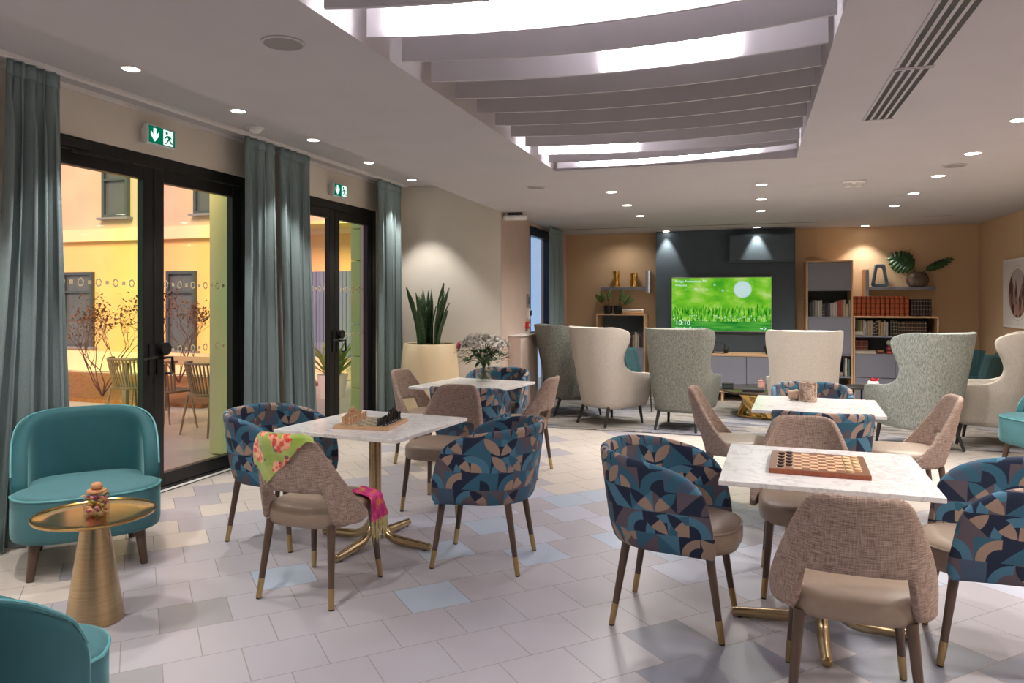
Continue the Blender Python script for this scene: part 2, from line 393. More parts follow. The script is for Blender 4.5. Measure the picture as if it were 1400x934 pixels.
# curved ceiling baffles in the recess
def baffle(y, name='ceiling_baffle', dy=0.0):
    x0, x1, n, th, sag = CX0+.055, CX1-.02, 40, .016, .13
    lo, up = H_MAIN-.005, H_MAIN+.25
    bm = new(); rings = []
    for i in range(n+1):
        k = i/n; x = x0+(x1-x0)*k; yy = y + dy*k + sag*(1-(2*k-1)**2); tx, ty = (x1-x0), dy + sag*(-4*(2*k-1)); l = sqrt(tx*tx+ty*ty); nx, ny = -ty/l*th/2, tx/l*th/2
        rings.append([bm.verts.new((x+nx, yy+ny, lo)), bm.verts.new((x-nx, yy-ny, lo)), bm.verts.new((x-nx, yy-ny, up)), bm.verts.new((x+nx, yy+ny, up))])
    ring_faces(bm, rings)
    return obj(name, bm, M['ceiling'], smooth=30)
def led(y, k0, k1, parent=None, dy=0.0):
    """glowing panel on the room-side face of a baffle, standing in for lamp spill"""
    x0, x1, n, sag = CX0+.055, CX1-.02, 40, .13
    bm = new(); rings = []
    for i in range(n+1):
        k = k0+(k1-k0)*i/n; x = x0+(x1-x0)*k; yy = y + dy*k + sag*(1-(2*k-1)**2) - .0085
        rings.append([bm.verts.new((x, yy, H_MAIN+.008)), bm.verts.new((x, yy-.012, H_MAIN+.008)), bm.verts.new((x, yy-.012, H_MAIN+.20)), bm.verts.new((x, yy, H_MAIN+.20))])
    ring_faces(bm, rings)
    return obj('light_strip', bm, M['led'], parent, smooth=30)  # added glowing panel standing in for lamp spill, not a real LED strip
M['led'] = emit('cool white spill glow', (1.0, .94, 1.0), 16.0)  # glow put on baffle faces where light tubes in the recess spill
ordn = ['nearest', 'second', 'third', 'fourth', 'fifth', 'sixth', 'seventh', 'eighth', 'ninth', 'tenth', 'eleventh', 'twelfth and farthest']
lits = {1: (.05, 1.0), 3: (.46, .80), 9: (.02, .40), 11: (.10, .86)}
for i in range(12):
    yb, dyb = 2.42 + .3245*i + (-.05 if i == 11 else 0), (-.24 if i == 11 else -.16 if i == 10 else 0)
    b = baffle(yb, dy=dyb)
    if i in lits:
        lab = 'white ceiling baffle with a glowing panel for lamp spill, %s from the camera' % ordn[i]
        led(yb, *lits[i], parent=b, dy=dyb)['label'] = 'glowing white panel standing for lamp spill on the baffle'
    else: lab = 'plain white curved ceiling baffle, %s from the camera' % ordn[i]
    props(b, lab, 'ceiling baffle', 'curved baffles in the ceiling recess')
b = baffle(2.42-.3245); props(b, 'plain white curved ceiling baffle cut by the top edge of the photo', 'ceiling baffle', 'curved baffles in the ceiling recess')

# ------------------------------------------------------------------ DOORS AND WINDOW
def glazed_door(nm, y0, y1, ym, ztop, closer):
    """double leaf glazed door in the left wall, x = -4.45"""
    fr = new(); F = .085
    for a in (box(fr, -4.52, -4.43, y0, y0+F, 0, ztop), box(fr, -4.52, -4.43, y1-F, y1, 0, ztop), box(fr, -4.52, -4.43, y0+F, y1-F, ztop-.09, ztop), box(fr, -4.52, -4.43, y0+F, y1-F, 0, .02)): pass
    root = struct(nm, fr, M['frame'], mods=[BEV(.004)])
    zt = ztop-.095
    for a, b, first in ((y0+F+.004, ym-.004, True), (ym+.004, y1-F-.004, False)):
        lf = new(); w = .10; x0, x1 = -4.505, -4.44
        box(lf, x0, x1, a, a+w, .024, zt); box(lf, x0, x1, b-w, b, .024, zt); box(lf, x0, x1, a+w, b-w, zt-w, zt); box(lf, x0, x1, a+w, b-w, .024, .125)
        leaf = obj('door_leaf', lf, M['frame'], root, mods=[BEV(.005)])
        obj('glass_pane', bx(-4.478, -4.470, a+w-.005, b-w+.005, .12, zt-w+.005), M['door_glass'], leaf, smooth=None)
        dc = new(); n = 0; yy = a+w+.05
        while yy < b-w-.03:                              # frosted rings and squares across the pane
            for zz, keep in ((1.63, True), (1.10, not first)):
                if not keep: continue
                if n % 2: box(dc, -4.4685, -4.4675, yy-.014, yy+.014, zz-.014, zz+.014)
                else:
                    rr = []
                    for R in (.034, .022):
                        rr.append([dc.verts.new((-4.468, yy + R*.85*cos(pi/3*i+.3), zz + R*sin(pi/3*i+.3))) for i in range(6)])
                    ring_faces(dc, [rr[0], rr[1]], cap0=False, cap1=False)
            yy += .075; n += 1
        obj('frosted_marker', dc, M['decal'], leaf, smooth=None)['kind'] = 'stuff'
    hd = new()
    box(hd, -4.44, -4.425, ym-.06, ym-.02, .92, 1.16); box(hd, -4.44, -4.425, ym+.02, ym+.06, .92, 1.16)
    tube(hd, [(-4.43, ym-.04, 1.06), (-4.38, ym-.04, 1.06), (-4.375, ym-.10, 1.06), (-4.375, ym-.16, 1.055)], .011)
    lathe(hd, [(.05, 0), (.05, .05)], 16, M4=Matrix.Translation((-4.43, ym+.07, 1.12)) @ Matrix.Rotation(pi/2, 4, 'Y'))
    tube(hd, [(-4.43, ym+.04, 1.05), (-4.38, ym+.04, 1.05), (-4.375, ym+.12, 1.05), (-4.375, ym+.13, .93), (-4.38, ym+.06, .925)], .011)
    obj('door_handle', hd, M['black_plastic'], root)
    if closer:
        cl = bx(-4.43, -4.375, 3.72, 4.0, ztop-.085, ztop-.03); box(cl, -4.40, -4.38, 3.85, 4.38, ztop-.12, ztop-.10)
        obj('door_closer', cl, M['frame'], root, mods=[BEV(.004)])
    return root
M['decal'] = flat('frosted white decal', (.62, .52, .33), .6)
glazed_door('door_1', 3.46, 5.75, 4.64, 2.63, True)
glazed_door('door_2', 6.33, 8.22, 7.28, 2.61, False)
w = new()
for a in [(9.952, 10.06, 0, 2.558), (11.06, 11.148, 0, 2.558)]: box(w, -3.06, -2.965, *a[:2], *a[2:])
box(w, -3.06, -2.965, 10.06, 11.06, 2.43, 2.558); box(w, -3.06, -2.965, 10.06, 11.06, 0, .10)
win = struct('window_1', w, M['navy_frame'], mods=[BEV(.004)])
obj('glass_pane', bx(-3.02, -3.01, 10.055, 11.065, .095, 2.435), M['win_glass'], win, smooth=None)
obj('handle_bar', bx(-2.965, -2.93, 10.06, 10.5, 1.035, 1.06), M['black'], win, mods=[BEV(.004)])

# ------------------------------------------------------------------ CURTAINS
def curtain(nm, x, y0, y1, b0, b1, ztop, folds, label, amp=.066, mat='curtain', along='y'):
    n = folds*10
    def at(u, k, off=0.0):
        kk = 1 - k; z = .012 + (ztop-.012)*kk; e = k**1.6
        a = y0 + (b0-y0)*e; b = y1 + (b1-y1)*e
        pinch = smooth_tab([(0, .42), (.045, .30), (.16, .85), (.4, 1), (1, 1.05)], k); ph = 2*pi*folds*u
        wv = sin(ph + .35*sin(3.1*u*6 + k*1.2)) * amp * pinch * (.75 + .25*sin(u*17 + 1.3))
        return (x + wv + off, a + (b-a)*u + .020*sin(2*ph)*pinch, z)
    t = thing(nm, label, 'curtain', (0, 0, 0))
    obj('drape', grid(new(), [[at(i/n, r/22) for i in range(n+1)] for r in range(23)]), M[mat], t, smooth=180, mods=[SOL(.006)])
    obj('heading_tape', grid(new(), [[at(i/n, k, .003) for i in range(n+1)] for k in (0, .015, .030)]), M[mat], t, smooth=180, mods=[SOL(.011)])
    return t
curtain('curtain', -4.23, 3.27, 3.63, 3.05, 3.74, H_STRIP-.02, 5, 'blue-grey curtain hanging behind the round-topped teal armchair, left of the wide door')
curtain('curtain', -4.23, 5.46, 5.89, 5.40, 5.98, H_STRIP-.02, 4, 'blue-grey curtain under the smoke detector, along the far edge of the wide door')
curtain('curtain', -4.23, 5.96, 6.46, 6.06, 6.60, H_STRIP-.02, 5, 'blue-grey curtain between the two exit signs, at the near edge of the narrow door')
curtain('curtain', -4.23, 7.90, 8.50, 7.90, 8.58, H_STRIP-.02, 5, 'blue-grey curtain beside the cream planter, at the far edge of the narrow door')
curtain('curtain', -2.80, 10.45, 11.25, 10.38, 11.36, H_MAIN-.01, 5, 'bluish curtain at the far window behind the darkest wing chair', .06)

# ------------------------------------------------------------------ CEILING FITTINGS
M['lamp'] = emit('lit downlight lens', (1.0, .93, .82), 10.0)
dl_trim = dl_lens = None
def downlight(x, y, z, label, power, group, visible=True, warm=(1, .95, .875), size=radians(150), aim=None, blend=1.0):
    if visible:
        global dl_trim
        t = thing('downlight', label, 'ceiling light', (x, y, z), 0, group)
        if downlight.proto is None:
            bm = new(); lathe(bm, [(.062, 0), (.062, -.004), (.053, -.007), (.050, -.002)], 28, cap0=False, cap1=False)
            a = obj('trim_ring', bm, M['white'], t)
            b = obj('lens', lathe(new(), [(.051, -.003), (.0505, -.006)], 28), M['lamp'], t); downlight.proto = (a, b)
        else:
            for p in downlight.proto:
                c = p.copy(); COL.objects.link(c); c.parent = t
    l = bpy.data.lights.new('spot', 'SPOT'); l.energy = power; l.color = warm; l.spot_size = size; l.spot_blend = blend; l.shadow_soft_size = .035
    o = bpy.data.objects.new('downlight_lamp', l); COL.objects.link(o); o.location = (x, y, z-.02)
    if aim: o.rotation_euler = Vector((0, 0, -1)).rotation_difference(Vector(aim) - Vector((x, y, z))).to_euler()
downlight.proto = None
PW = 56
strip = [(-3.73, 3.709, 'above the wide glass door, nearest of the window row'), (-3.77, 4.785, 'beside the smoke detector, second of the window row'), (-3.80, 5.864, 'third of the row along the window ceiling'), (-3.86, 7.004, 'fourth of the row along the window ceiling'), (-3.92, 8.177, 'last of the window row, near the beige wall')]
for x, y, d in strip: downlight(x, y, H_STRIP, 'small round lit downlight %s' % d, PW*1.15, 'downlights along the window side', size=radians(78), blend=.45)
for y in (2.6, 1.5): downlight(-3.68, y, H_STRIP, '', PW*1.3, '', False, size=radians(78), blend=.45)
mids = [(-1.335, 7.404, 'nearest of the three left of the TV line'), (-1.35, 8.49, 'middle of the three left of the TV line'), (-1.363, 9.624, 'farthest of the three left of the TV line'),
        (.099, 7.374, 'nearest of three in line with the TV'), (.113, 8.435, 'middle of three in line with the TV'), (.119, 9.53, 'farthest of three in line with the TV'),
        (1.558, 5.21, 'cut by the right edge of the photo'), (1.575, 6.288, 'second from the right edge, near the round speaker'), (1.573, 7.335, 'third from the right edge, past the round speaker'), (1.588, 8.454, 'fourth from the right edge in the bookcase row'), (1.586, 9.492, 'fifth from the right edge in the bookcase row')]
for x, y, d in mids: downlight(x, y, H_MAIN, 'small round lit ceiling downlight, %s' % d, PW*(1.5 if y > 7 else 1.15), 'downlights in the lower ceiling')
downlight(1.60, 11.9, H_MAIN, 'small round lit downlight over the tall bookcase, washing the tan wall', 30, 'downlights in the lower ceiling', size=radians(96), blend=.6)
for x, y in [(1.57, 4.15), (1.57, 3.1), (1.57, 2.0), (1.57, .9), (2.6, 3.4), (2.6, 6.3), (-2.1, 2.0), (-2.1, .6)]: downlight(x, y, H_MAIN, '', PW*1.1, '', False)
downlight(-1.27, 11.87, H_MAIN, 'small downlight at the ceiling slot, lighting the left edge of the media wall', 34, 'spots over the media wall', warm=(1, .93, .82), size=radians(58), aim=(-1.27, 11.92, 2.0), blend=.4)
downlight(.09, 11.64, H_MAIN, 'small downlight at the ceiling slot, lighting the blue-grey wall box', 40, 'spots over the media wall', warm=(1, .93, .82), size=radians(58), aim=(.09, 11.69, 2.0), blend=.4)
downlight(-1.95, 11.75, H_MAIN, '', 10, '', False)

def round_speaker(x, y, label, r=.09):
    t = thing('ceiling_speaker', label, 'speaker', (x, y, H_MAIN), 0, 'round ceiling speakers')
    obj('rim', lathe(new(), [(r, 0), (r, -.006), (r*.9, -.009), (r*.89, -.004)], 36, cap0=False, cap1=False), M['ceiling'], t)
    obj('grille', lathe(new(), [(r*.9, -.002), (r*.9, -.006)], 36), M['mesh'], t)
M['mesh'] = flat('grey perforated grille', (.26, .24, .235), .7)
round_speaker(-1.895, 2.696, 'round grey speaker grille in the ceiling, closest to the camera')
round_speaker(-1.979, 6.893, 'round speaker grille in the ceiling just past the baffled recess')
round_speaker(1.579, 6.82, 'round speaker grille in the ceiling between downlights at the right')
# four-slot linear diffusers
def diffuser(y0, y1, label):
    t = thing('air_diffuser', label, 'air vent', (.65, y0, H_MAIN), 0, 'four-slot air vents')
    W, L = .17, y1-y0; fr = new()
    for i in range(5):
        a = i*(W-.014)/4; box(fr, a, a+.014, 0, L, -.004, .0)
    box(fr, 0, W, 0, .012, -.007, 0); box(fr, 0, W, L-.012, L, -.007, 0)
    obj('frame', fr, M['ceiling'], t, smooth=None); obj('slot', bx(.005, W-.005, .005, L-.005, -.0032, -.0005), M['black'], t, smooth=None)
diffuser(3.90, 4.95, 'far section of the four-slot black and white air vent in the ceiling')
diffuser(2.40, 3.885, 'near section of the four-slot air vent, cut by the top of the photo')
t = thing('ceiling_vent', 'short narrow slot vent in the ceiling near the far right corner', 'air vent', (2.32, 10.8, H_MAIN))
obj('frame', bx(-.17, .17, -.03, .03, -.006, 0), M['ceiling'], t, mods=[BEV(.003)]); obj('slot', bx(-.15, .15, -.012, .012, -.008, -.005), M['mesh'], t, smooth=None)
t = thing('smoke_detector', 'white smoke detector on the ceiling above the second curtain', 'smoke detector', (-4.0, 5.30, H_STRIP))
obj('body', lathe(new(), [(.055, 0), (.055, -.018), (.048, -.03), (.03, -.048), (.012, -.052)], 28, cap0=False), M['white'], t); obj('base_plate', lathe(new(), [(.075, 0), (.075, -.008)], 28), M['white'], t)
t = thing('ceiling_sensor', 'small white sensor box on the ceiling over the back tables', 'sensor', (.906, 7.454, H_MAIN))
obj('base_plate', bx(-.10, .10, -.07, .07, -.012, 0), M['white'], t, mods=[BEV(.006)])
for x in (-.045, .045): obj('eye', lathe(new(), [(.03, -.05), (.03, -.012)], 16, (x, 0)), M['white'], t)
t = thing('emergency_light', 'white oblong emergency lamp under the ceiling at the corner of the rosy wall', 'emergency light', (-2.80, 8.80, H_MAIN-.065), radians(8))
obj('housing', bx(-.15, .15, -.055, .055, -.03, .03), M['white'], t, mods=[BEV(.026, 4)]); obj('bracket', bx(-.09, .09, -.03, .03, .028, .066), M['black'], t, smooth=None)

def exit_sign(y, z, label):
    """box sign with a green backlit face looking into the room (+x)"""
    t = thing('exit_sign', label, 'exit sign', (-4.42, y, z), 0, 'green exit signs')
    obj('mount', bx(0, .06, -.115, .05, -.055, .055), M['white'], t, mods=[BEV(.008)])
    obj('housing', bx(.05, .095, -.145, .145, -.078, .078), M['white_lit'], t, mods=[BEV(.012, 3)])
    obj('face', bx(.0945, .0965, -.132, .132, -.064, .064), M['exit_green'], t, smooth=None)
    X = Matrix(((0, 0, 1, 0), (1, 0, 0, 0), (0, 1, 0, 0), (0, 0, 0, 1)))   # (u, v, w) -> (w, u, v)
    ar = poly_prism(new(), [(-.088, .05), (-.060, .05), (-.060, .0), (-.034, .026), (-.034, -.006), (-.074, -.052), (-.114, -.006), (-.114, .026), (-.088, .0)], .0965, .0985, M4=X)
    obj('arrow', ar, M['exit_white'], t, smooth=None)
    obj('door_symbol', poly_prism(new(), [(.012, -.058), (.112, -.058), (.112, .058), (.012, .058)], .0965, .098, M4=X), M['exit_white'], t, smooth=None)
    mn = new()
    poly_prism(mn, [(.045 + .012*cos(i*pi/6), .036 + .012*sin(i*pi/6)) for i in range(12)], .098, .0995, M4=X)
    for P in ([(.045, .018), (.072, .018), (.082, -.012), (.066, -.018)], [(.045, .018), (.026, -.004), (.033, -.009), (.054, .006)], [(.072, .018), (.095, .004), (.092, -.004), (.070, .006)],
              [(.066, -.018), (.056, -.034), (.034, -.052), (.028, -.046), (.048, -.028), (.06, -.008)], [(.082, -.012), (.092, -.030), (.108, -.034), (.106, -.044), (.084, -.040), (.068, -.016)]):
        poly_prism(mn, P, .098, .0995, M4=X)
    obj('running_figure', mn, M['exit_green'], t, smooth=None)
M['white_lit'] = flat('pale sign housing', (.72, .76, .78), .4)
M['exit_green'] = emit('green exit legend', (.0, .17, .085), .55); M['exit_white'] = emit('white exit legend', (.75, 1, .9), .8)
exit_sign(4.60, 2.765, 'green exit sign with white down arrow over the wide glass door')
exit_sign(7.22, 2.72, 'green exit sign with white down arrow over the narrow glass door')

# small things on the rosy wall
t = thing('radiator_cover', 'rosy panelled cover box against the wall below the far window', 'cover', (-2.95, 8.98, 0))
obj('body', bx(0, .17, 0, .78, 0, 1.04), M['pink_wall'], t, mods=[BEV(.006)]); obj('front_panel', bx(.17, .18, .03, .75, .08, .99), M['pink_wall'], t, mods=[BEV(.004)]); obj('top_board', bx(-.0, .19, -.01, .79, 1.04, 1.055), M['white_paint'], t, mods=[BEV(.003)])
t = thing('wall_switch', 'grey oblong wall plate beside the far window', 'switch', (-2.95, 9.82, 1.50))
obj('plate', bx(0, .025, -.035, .035, -.09, .09), M['mesh'], t, mods=[BEV(.006)]); obj('rocker', bx(.025, .032, -.02, .02, -.05, .05), M['dark_niche'], t, mods=[BEV(.003)])
t = thing('wall_intercom', 'white handset box on the wall above the red call point', 'intercom', (-2.95, 9.84, 1.31))
obj('body', bx(0, .04, -.03, .03, -.07, .07), M['white'], t, mods=[BEV(.008)]); obj('handset', bx(.04, .06, -.015, .015, -.02, .055), M['black_plastic'], t, mods=[BEV(.005)])
t = thing('fire_call_point', 'red fire call point on the wall below the white handset box', 'fire alarm', (-2.95, 9.78, 1.16))
obj('body', bx(0, .045, -.05, .05, -.05, .05), flat('fire red', (.55, .03, .03), .35), t, mods=[BEV(.008)]); obj('glass_window', bx(.045, .05, -.03, .03, -.02, .02), M['white'], t, smooth=None)

# ------------------------------------------------------------------ CHAIRS
def chair_leg(t, top, foot, r0=.021, r1=.013, mat='wood_leg', tip=.10, name='leg'):
    top, foot = Vector(top), Vector(foot); d = foot - top; k = 1 - tip / abs(d.z) if tip else 1
    mid = top + d * k
    lg = obj(name, tube(new(), [top, mid if tip else foot], [r0, r1 + (r0-r1)*(1-k)], 12), M[mat], t)
    if tip:
        obj('brass_tip', tube(new(), [mid + d*(-.004), foot + Vector((0, 0, .006))], [r1 + (r0-r1)*(1-k) + .0012, r1 + .001], 12), M['brass_dark'], lg)
        obj('glide', lathe(new(), [(r1, 0), (r1, .008)], 10, (foot.x, foot.y)), M['black'], lg)
    return lg
def shell_cols(plan, S, ncol, nrow, top, bot, taper, lean, dense=None):
    """rows of points (and uvs) of an upholstered shell; s runs along the U, z between bot(s) and top(s)"""
    ss = [(-1 + 2*i/ncol) for i in range(ncol+1)]
    if dense: ss = [math.copysign(abs(q)**dense, q) for q in ss]
    rows, uvs = [], []
    for j in range(nrow+1):
        k = j/nrow; row, uv = [], []
        for q in ss:
            s = q*S; a = abs(q); z = bot(a) + (top(a)-bot(a))*k
            x, y = plan(s); f = taper(z); x *= f; y = y*(.5+.5*f) - lean(z) * (1 if y < .0 else max(0, 1 - y/.2))
            row.append((x, y, z)); uv.append((s+1, z))
        rows.append(row); uvs.append(uv)
    return rows, uvs

# patterned tub chair ------------------------------------------------------
def make_tub():
    t = thing('tub_chair', '', 'chair')
    a, b, f = .285, .285, .24; S = ulen(a, b, f)
    top = lambda q: spline_tab([(0, .815), (.25, .813), (.45, .803), (.62, .785), (.75, .758), (.84, .722), (.90, .675), (.945, .605), (.975, .515), (1.0, .385)], q)
    bot = lambda q: .372 + .012*(1-q)
    taper = lambda z: smooth_tab([(.36, .84), (.50, .95), (.82, 1.03)], z) if z < .5 else .95 + .08*(z-.5)/.32
    rows, uvs = shell_cols(lambda s: uplan(s, a, b, f, .85), S, 44, 10, top, bot, taper, lambda z: (z-.38)*.10, .85)
    obj('shell', grid(new(), rows, uvs), M['geo'], t, smooth=180, mods=[SOL(.042, 0), SUB(1)])
    out = outline(.243, .235, .305, 40, .72)
    obj('seat', puffy(new(), out, [(.05, .368), (.012, .376), (0, .40), (0, .445), (.008, .468), (.03, .482), (.08, .488), (.16, .490)]), M['tan_leather'], t, smooth=60)
    obj('seat_piping', tube(new(), [(x*.985, y*.985, .468) for x, y in out + out[:1]], .005, 6), M['tan_leather'], t)
    for sx in (-1, 1):
        for sy, yf in ((-1, -.25), (1, .245)): chair_leg(t, (sx*.185, sy*.185, .40), (sx*.213, yf, 0))
    return t
tubs = Kind(make_tub)
G1, G2, G3, G4 = 'chairs around the chess table', 'chairs around the flower table', 'chairs around the draughts table', 'chairs around the stone-vase table'
tubs.put((-2.83, 4.02), -6, 'blue patterned tub chair at the window side of the chess table', G1)
tubs.put((-1.47, 4.03), 184, 'blue patterned tub chair standing between the chess table and the open middle floor', G1)
tubs.put((-2.40, 6.94), -88, 'blue patterned tub chair behind the flower vase, facing the camera', G2)
tubs.put((-2.22, 5.74), 92, 'blue patterned tub chair backing towards the camera at the flower table', G2)
tubs.put((-.34, 3.58), -6, 'blue patterned tub chair at the left side of the draughts table, seen whole', G3)
tubs.put((1.00, 3.62), 176, 'blue patterned tub chair at the right edge of the photo by the draughts table', G3)
tubs.put((.47, 6.42), -92, 'blue tub chair behind the stone-vase table, only its rim showing', G4)
tubs.put((.44, 5.21), 88, 'blue patterned tub chair on the near side of the stone-vase table, glimpsed under its top', G4)

# taupe dining chair with an open lower back -------------------------------
BR = dict(a=.268, b=.245, f=.0)
def br_taper(z): return 1.0 if z < .46 else 1.0 - .15*((z-.46)/.38)**1.15
def br_lean(z): return max(0, z-.42)*.27
def br_top(q): return spline_tab([(0, .850), (.25, .849), (.36, .843), (.45, .822), (.53, .772), (.63, .697), (.73, .620), (.83, .545), (.92, .478), (1, .428)], q)
def br_bot(q): return smooth_tab([(0, .565), (.40, .560), (.46, .392), (.85, .385), (1, .40)], q)
def br_point(s, z, off=0.0):
    x, y = uplan(s, BR['a'], BR['b'], BR['f'], .82); f = br_taper(z)
    x *= f; y = y*(.5+.5*f) - br_lean(z) * (1 if y < 0 else max(0, 1 - y/.2))
    e = .004; x2, y2 = uplan(s+e, BR['a'], BR['b'], BR['f'], .82); x1, y1 = uplan(s-e, BR['a'], BR['b'], BR['f'], .82)
    n = Vector((y2-y1, -(x2-x1), 0)).normalized()
    return Vector((x, y, z)) + n*off
def make_brown():
    t = thing('dining_chair', '', 'chair')
    a, b, f = BR['a'], BR['b'], BR['f']; S = ulen(a, b, f)
    rows, uvs = shell_cols(lambda s: uplan(s, a, b, f, .82), S, 60, 9, br_top, br_bot, br_taper, br_lean)
    obj('backrest', grid(new(), rows, uvs), M['tweed'], t, smooth=180, mods=[SOL(.034, 0), SUB(1)])
    out = outline(.238, .225, .265, 40, .62)
    obj('seat', puffy(new(), out, [(.04, .368), (.010, .374), (0, .39), (0, .445), (.006, .462), (.03, .475), (.09, .480), (.17, .482)]), M['tan_leather'], t, smooth=60)
    for sx in (-1, 1):
        for ty, yf in ((-.185, -.235), (.19, .235)): chair_leg(t, (sx*.18, ty, .39), (sx*.213, yf, 0))
    return t
browns = Kind(make_brown)
B1 = browns.put((-2.135, 3.375), 88, 'taupe woven chair with the green floral scarf over its back', G1)
browns.put((-2.15, 5.00), -90, 'taupe woven chair at the far side of the chess table, beside the patterned tub chair', G1)
browns.put((-2.86, 6.33), -4, 'taupe woven chair beside the cream planter at the flower table', G2)
browns.put((-1.93, 6.17), 178, 'taupe woven chair at the right of the flower table, towards the wing chairs', G2)
browns.put((-.10, 5.76), -2, 'taupe woven chair at the left end of the stone-vase table', G4)
browns.put((.28, 4.16), -91, 'taupe woven chair across the draughts table, facing the camera', G3)
browns.put((.355, 3.03), 88, 'large taupe woven chair in the foreground with its open back to the camera', G3)
browns.put((1.02, 5.75), 182, 'taupe woven chair at the right end of the stone-vase table, side on', G4)

# scarf on the back of the nearer taupe chair -------------------------------
def scarf_mat():
    t = NT('green floral silk'); v = t.coord('Object')
    vo = t.n('TexVoronoi', {'Vector': v, 'Scale': 10.5}); d = vo.outputs['Distance']; pet = t.n('TexVoronoi', {'Vector': v, 'Scale': 38.0}).outputs['Distance']
    n = t.noise(v, 14, 3); base = t.ramp(n, [(.35, (.28, .42, .05)), (.65, (.46, .55, .14))])
    m = t.math('LESS_THAN', t.math('ADD', d, t.math('MULTIPLY', pet, .16)), .52)
    fl = t.ramp(pet, [(.0, (.85, .20, .12)), (.22, (.62, .03, .025)), (.42, (.80, .10, .06)), (.6, (.95, .45, .28))])
    dark = t.math('GREATER_THAN', t.noise(v, 22, 1), .68)
    t.bsdf(Base_Color=t.mix(t.math('MULTIPLY', dark, .8), t.mix(m, base, fl), (.10, .04, .10)), Roughness=.55, Sheen_Weight=.3); return t.m
M['scarf'] = scarf_mat()
def scarf_pink():
    t = NT('magenta floral silk'); v = t.coord('Object'); n = t.noise(v, 26, 2)
    t.bsdf(Base_Color=t.ramp(n, [(.36, (.42, .012, .13)), (.5, (.55, .03, .22)), (.62, (.65, .16, .06)), (.7, (.40, .42, .08))]), Roughness=.55); return t.m
M['scarf_pink'] = scarf_pink(); M['tassel'] = noisy('scarf fringe', (.42, .40, .10), (.62, .45, .30), 60, .7)
sc = thing('scarf', 'green floral scarf with red blooms draped over the back of a taupe chair', 'scarf', B1.location, B1.rotation_euler.z)
bm = new(); rows = []
SR = ulen(BR['a'], BR['b'], BR['f'])
for i in range(25):
    k = i/24; s = -.235 + .41*k; q = abs(s)/SR; zt = br_top(q)
    drop = lerp_tab([(0, .07), (.18, .16), (.36, .255), (.55, .165), (.78, .06), (.92, .012), (1, .006)], k)
    row = []
    for j in range(15):
        m = j/14
        if m < .6:
            mm = 1 - m/.6; z = zt - drop*mm; off = .026 + .004*sin(9*k+5*m) + .005*sin(21*k)
        elif m < .75: z = zt + .014; off = .022 - .044*(m-.6)/.15
        else: z = zt - (.16 + .10*k)*(m-.75)/.25; off = -.030 - .003*sin(14*k)
        row.append(br_point(s, z, off))
    rows.append(row)
obj('draped_cloth', grid(new(), rows), M['scarf'], sc, smooth=180, mods=[SOL(.004, 0), SUB(1)])
rows = []
for i in range(13):                          # the loose end over the seat side
    k = i/12; y = .055 + .13*k; row = []
    for j in range(12):
        m = j/11
        if m < .35: p = (.13 + .105*m/.35, y - .02*m, .500 - .004*sin(20*k) - .012*(m/.35))
        else:
            mm = (m-.35)/.65; p = (.268 + .012*sin(24*k + 2*mm) + .01*mm, y - .02 + .05*mm*(k-.3), .487 + .035*(1-mm)*0 - .135*mm)
        row.append(p)
    rows.append(row)
obj('loose_end', grid(new(), rows), M['scarf_pink'], sc, smooth=180, mods=[SOL(.004, 0), SUB(1)])
bm = new()
for i in range(18):
    y = .02 + .0095*i; l = random.uniform(.07, .12)
    tube(bm, [(.280 + random.uniform(-.008, .008), y, .36), (.284, y + random.uniform(-.01, .01), .36-l*.5), (.282 + random.uniform(-.01, .01), y + random.uniform(-.015, .015), .36-l)], [.003, .0035, .002], 5)
fr = obj('fringe', bm, M['tassel'], sc); fr['kind'] = 'stuff'

# ------------------------------------------------------------------ WING CHAIRS
def make_wing(matname):
    t = thing('wing_chair', '', 'armchair')
    a, b, f = .315, .30, .38; S = ulen(a, b, f)
    prof = [(.225, .93), (.30, .97), (.45, 1.0), (.54, 1.0), (.585, .985), (.605, .93), (.622, .80), (.64, .70), (.67, .615), (.72, .565), (.80, .55), (.88, .57), (.96, .61), (1.04, .645), (1.10, .65), (1.14, .62), (1.165, .555), (1.178, .47), (1.182, .38)]
    rows, uvs = [], []; N = 40
    for z, ext in prof:
        fr = .88 + .30*((z-.22)/.96)**1.2 if z > .6 else .88 + .12*((z-.22)/.96)
        fr = smooth_tab([(.2, .84), (.62, 1.0), (1.18, 1.10)], z)
        row = []
        for i in range(N+1):
            s = (-1 + 2*i/N)*S*ext; x, y = uplan(s, a, b, f, .78)
            y = y*(1.0 if y > 0 else (.95 + .05*z)) - max(0, z-.30)*.17*(1 if y < .0 else max(0, 1-y/.30))
            flare = 1 + (.05 if z > .95 else 0)*min(1, max(0, y+.25)/.2)
            # arm pads roll outward a little near the front
            if z < .66 and y > -.05: flare += .10*min(1, (y+.05)/.3)
            row.append((x*fr*flare, y, z + (.03*max(0, y)/.4 if .5 < z < .63 else 0)))
        rows.append(row)
    sh = obj('shell', grid(new(), rows), M[matname], t, smooth=180, mods=[SOL(.07, 0), SUB(1)])
    out = outline(.29, .25, .385, 36, .6)
    obj('seat_cushion', puffy(new(), out, [(.04, .29), (0, .31), (0, .40), (.02, .435), (.08, .455), (.18, .46)]), M[matname], t, smooth=60)
    obj('seat_base', puffy(new(), outline(.30, .27, .37, 36, .6), [(.02, .215), (0, .23), (0, .30)]), M[matname], t, smooth=60)
    for sx in (-1, 1):
        chair_leg(t, (sx*.21, -.22, .235), (sx*.235, -.31, .008), .023, .014, 'dark_leg', 0); chair_leg(t, (sx*.24, .28, .235), (sx*.255, .315, .008), .023, .014, 'dark_leg', 0)
    return t
GW = 'wing chairs in a half circle before the TV'
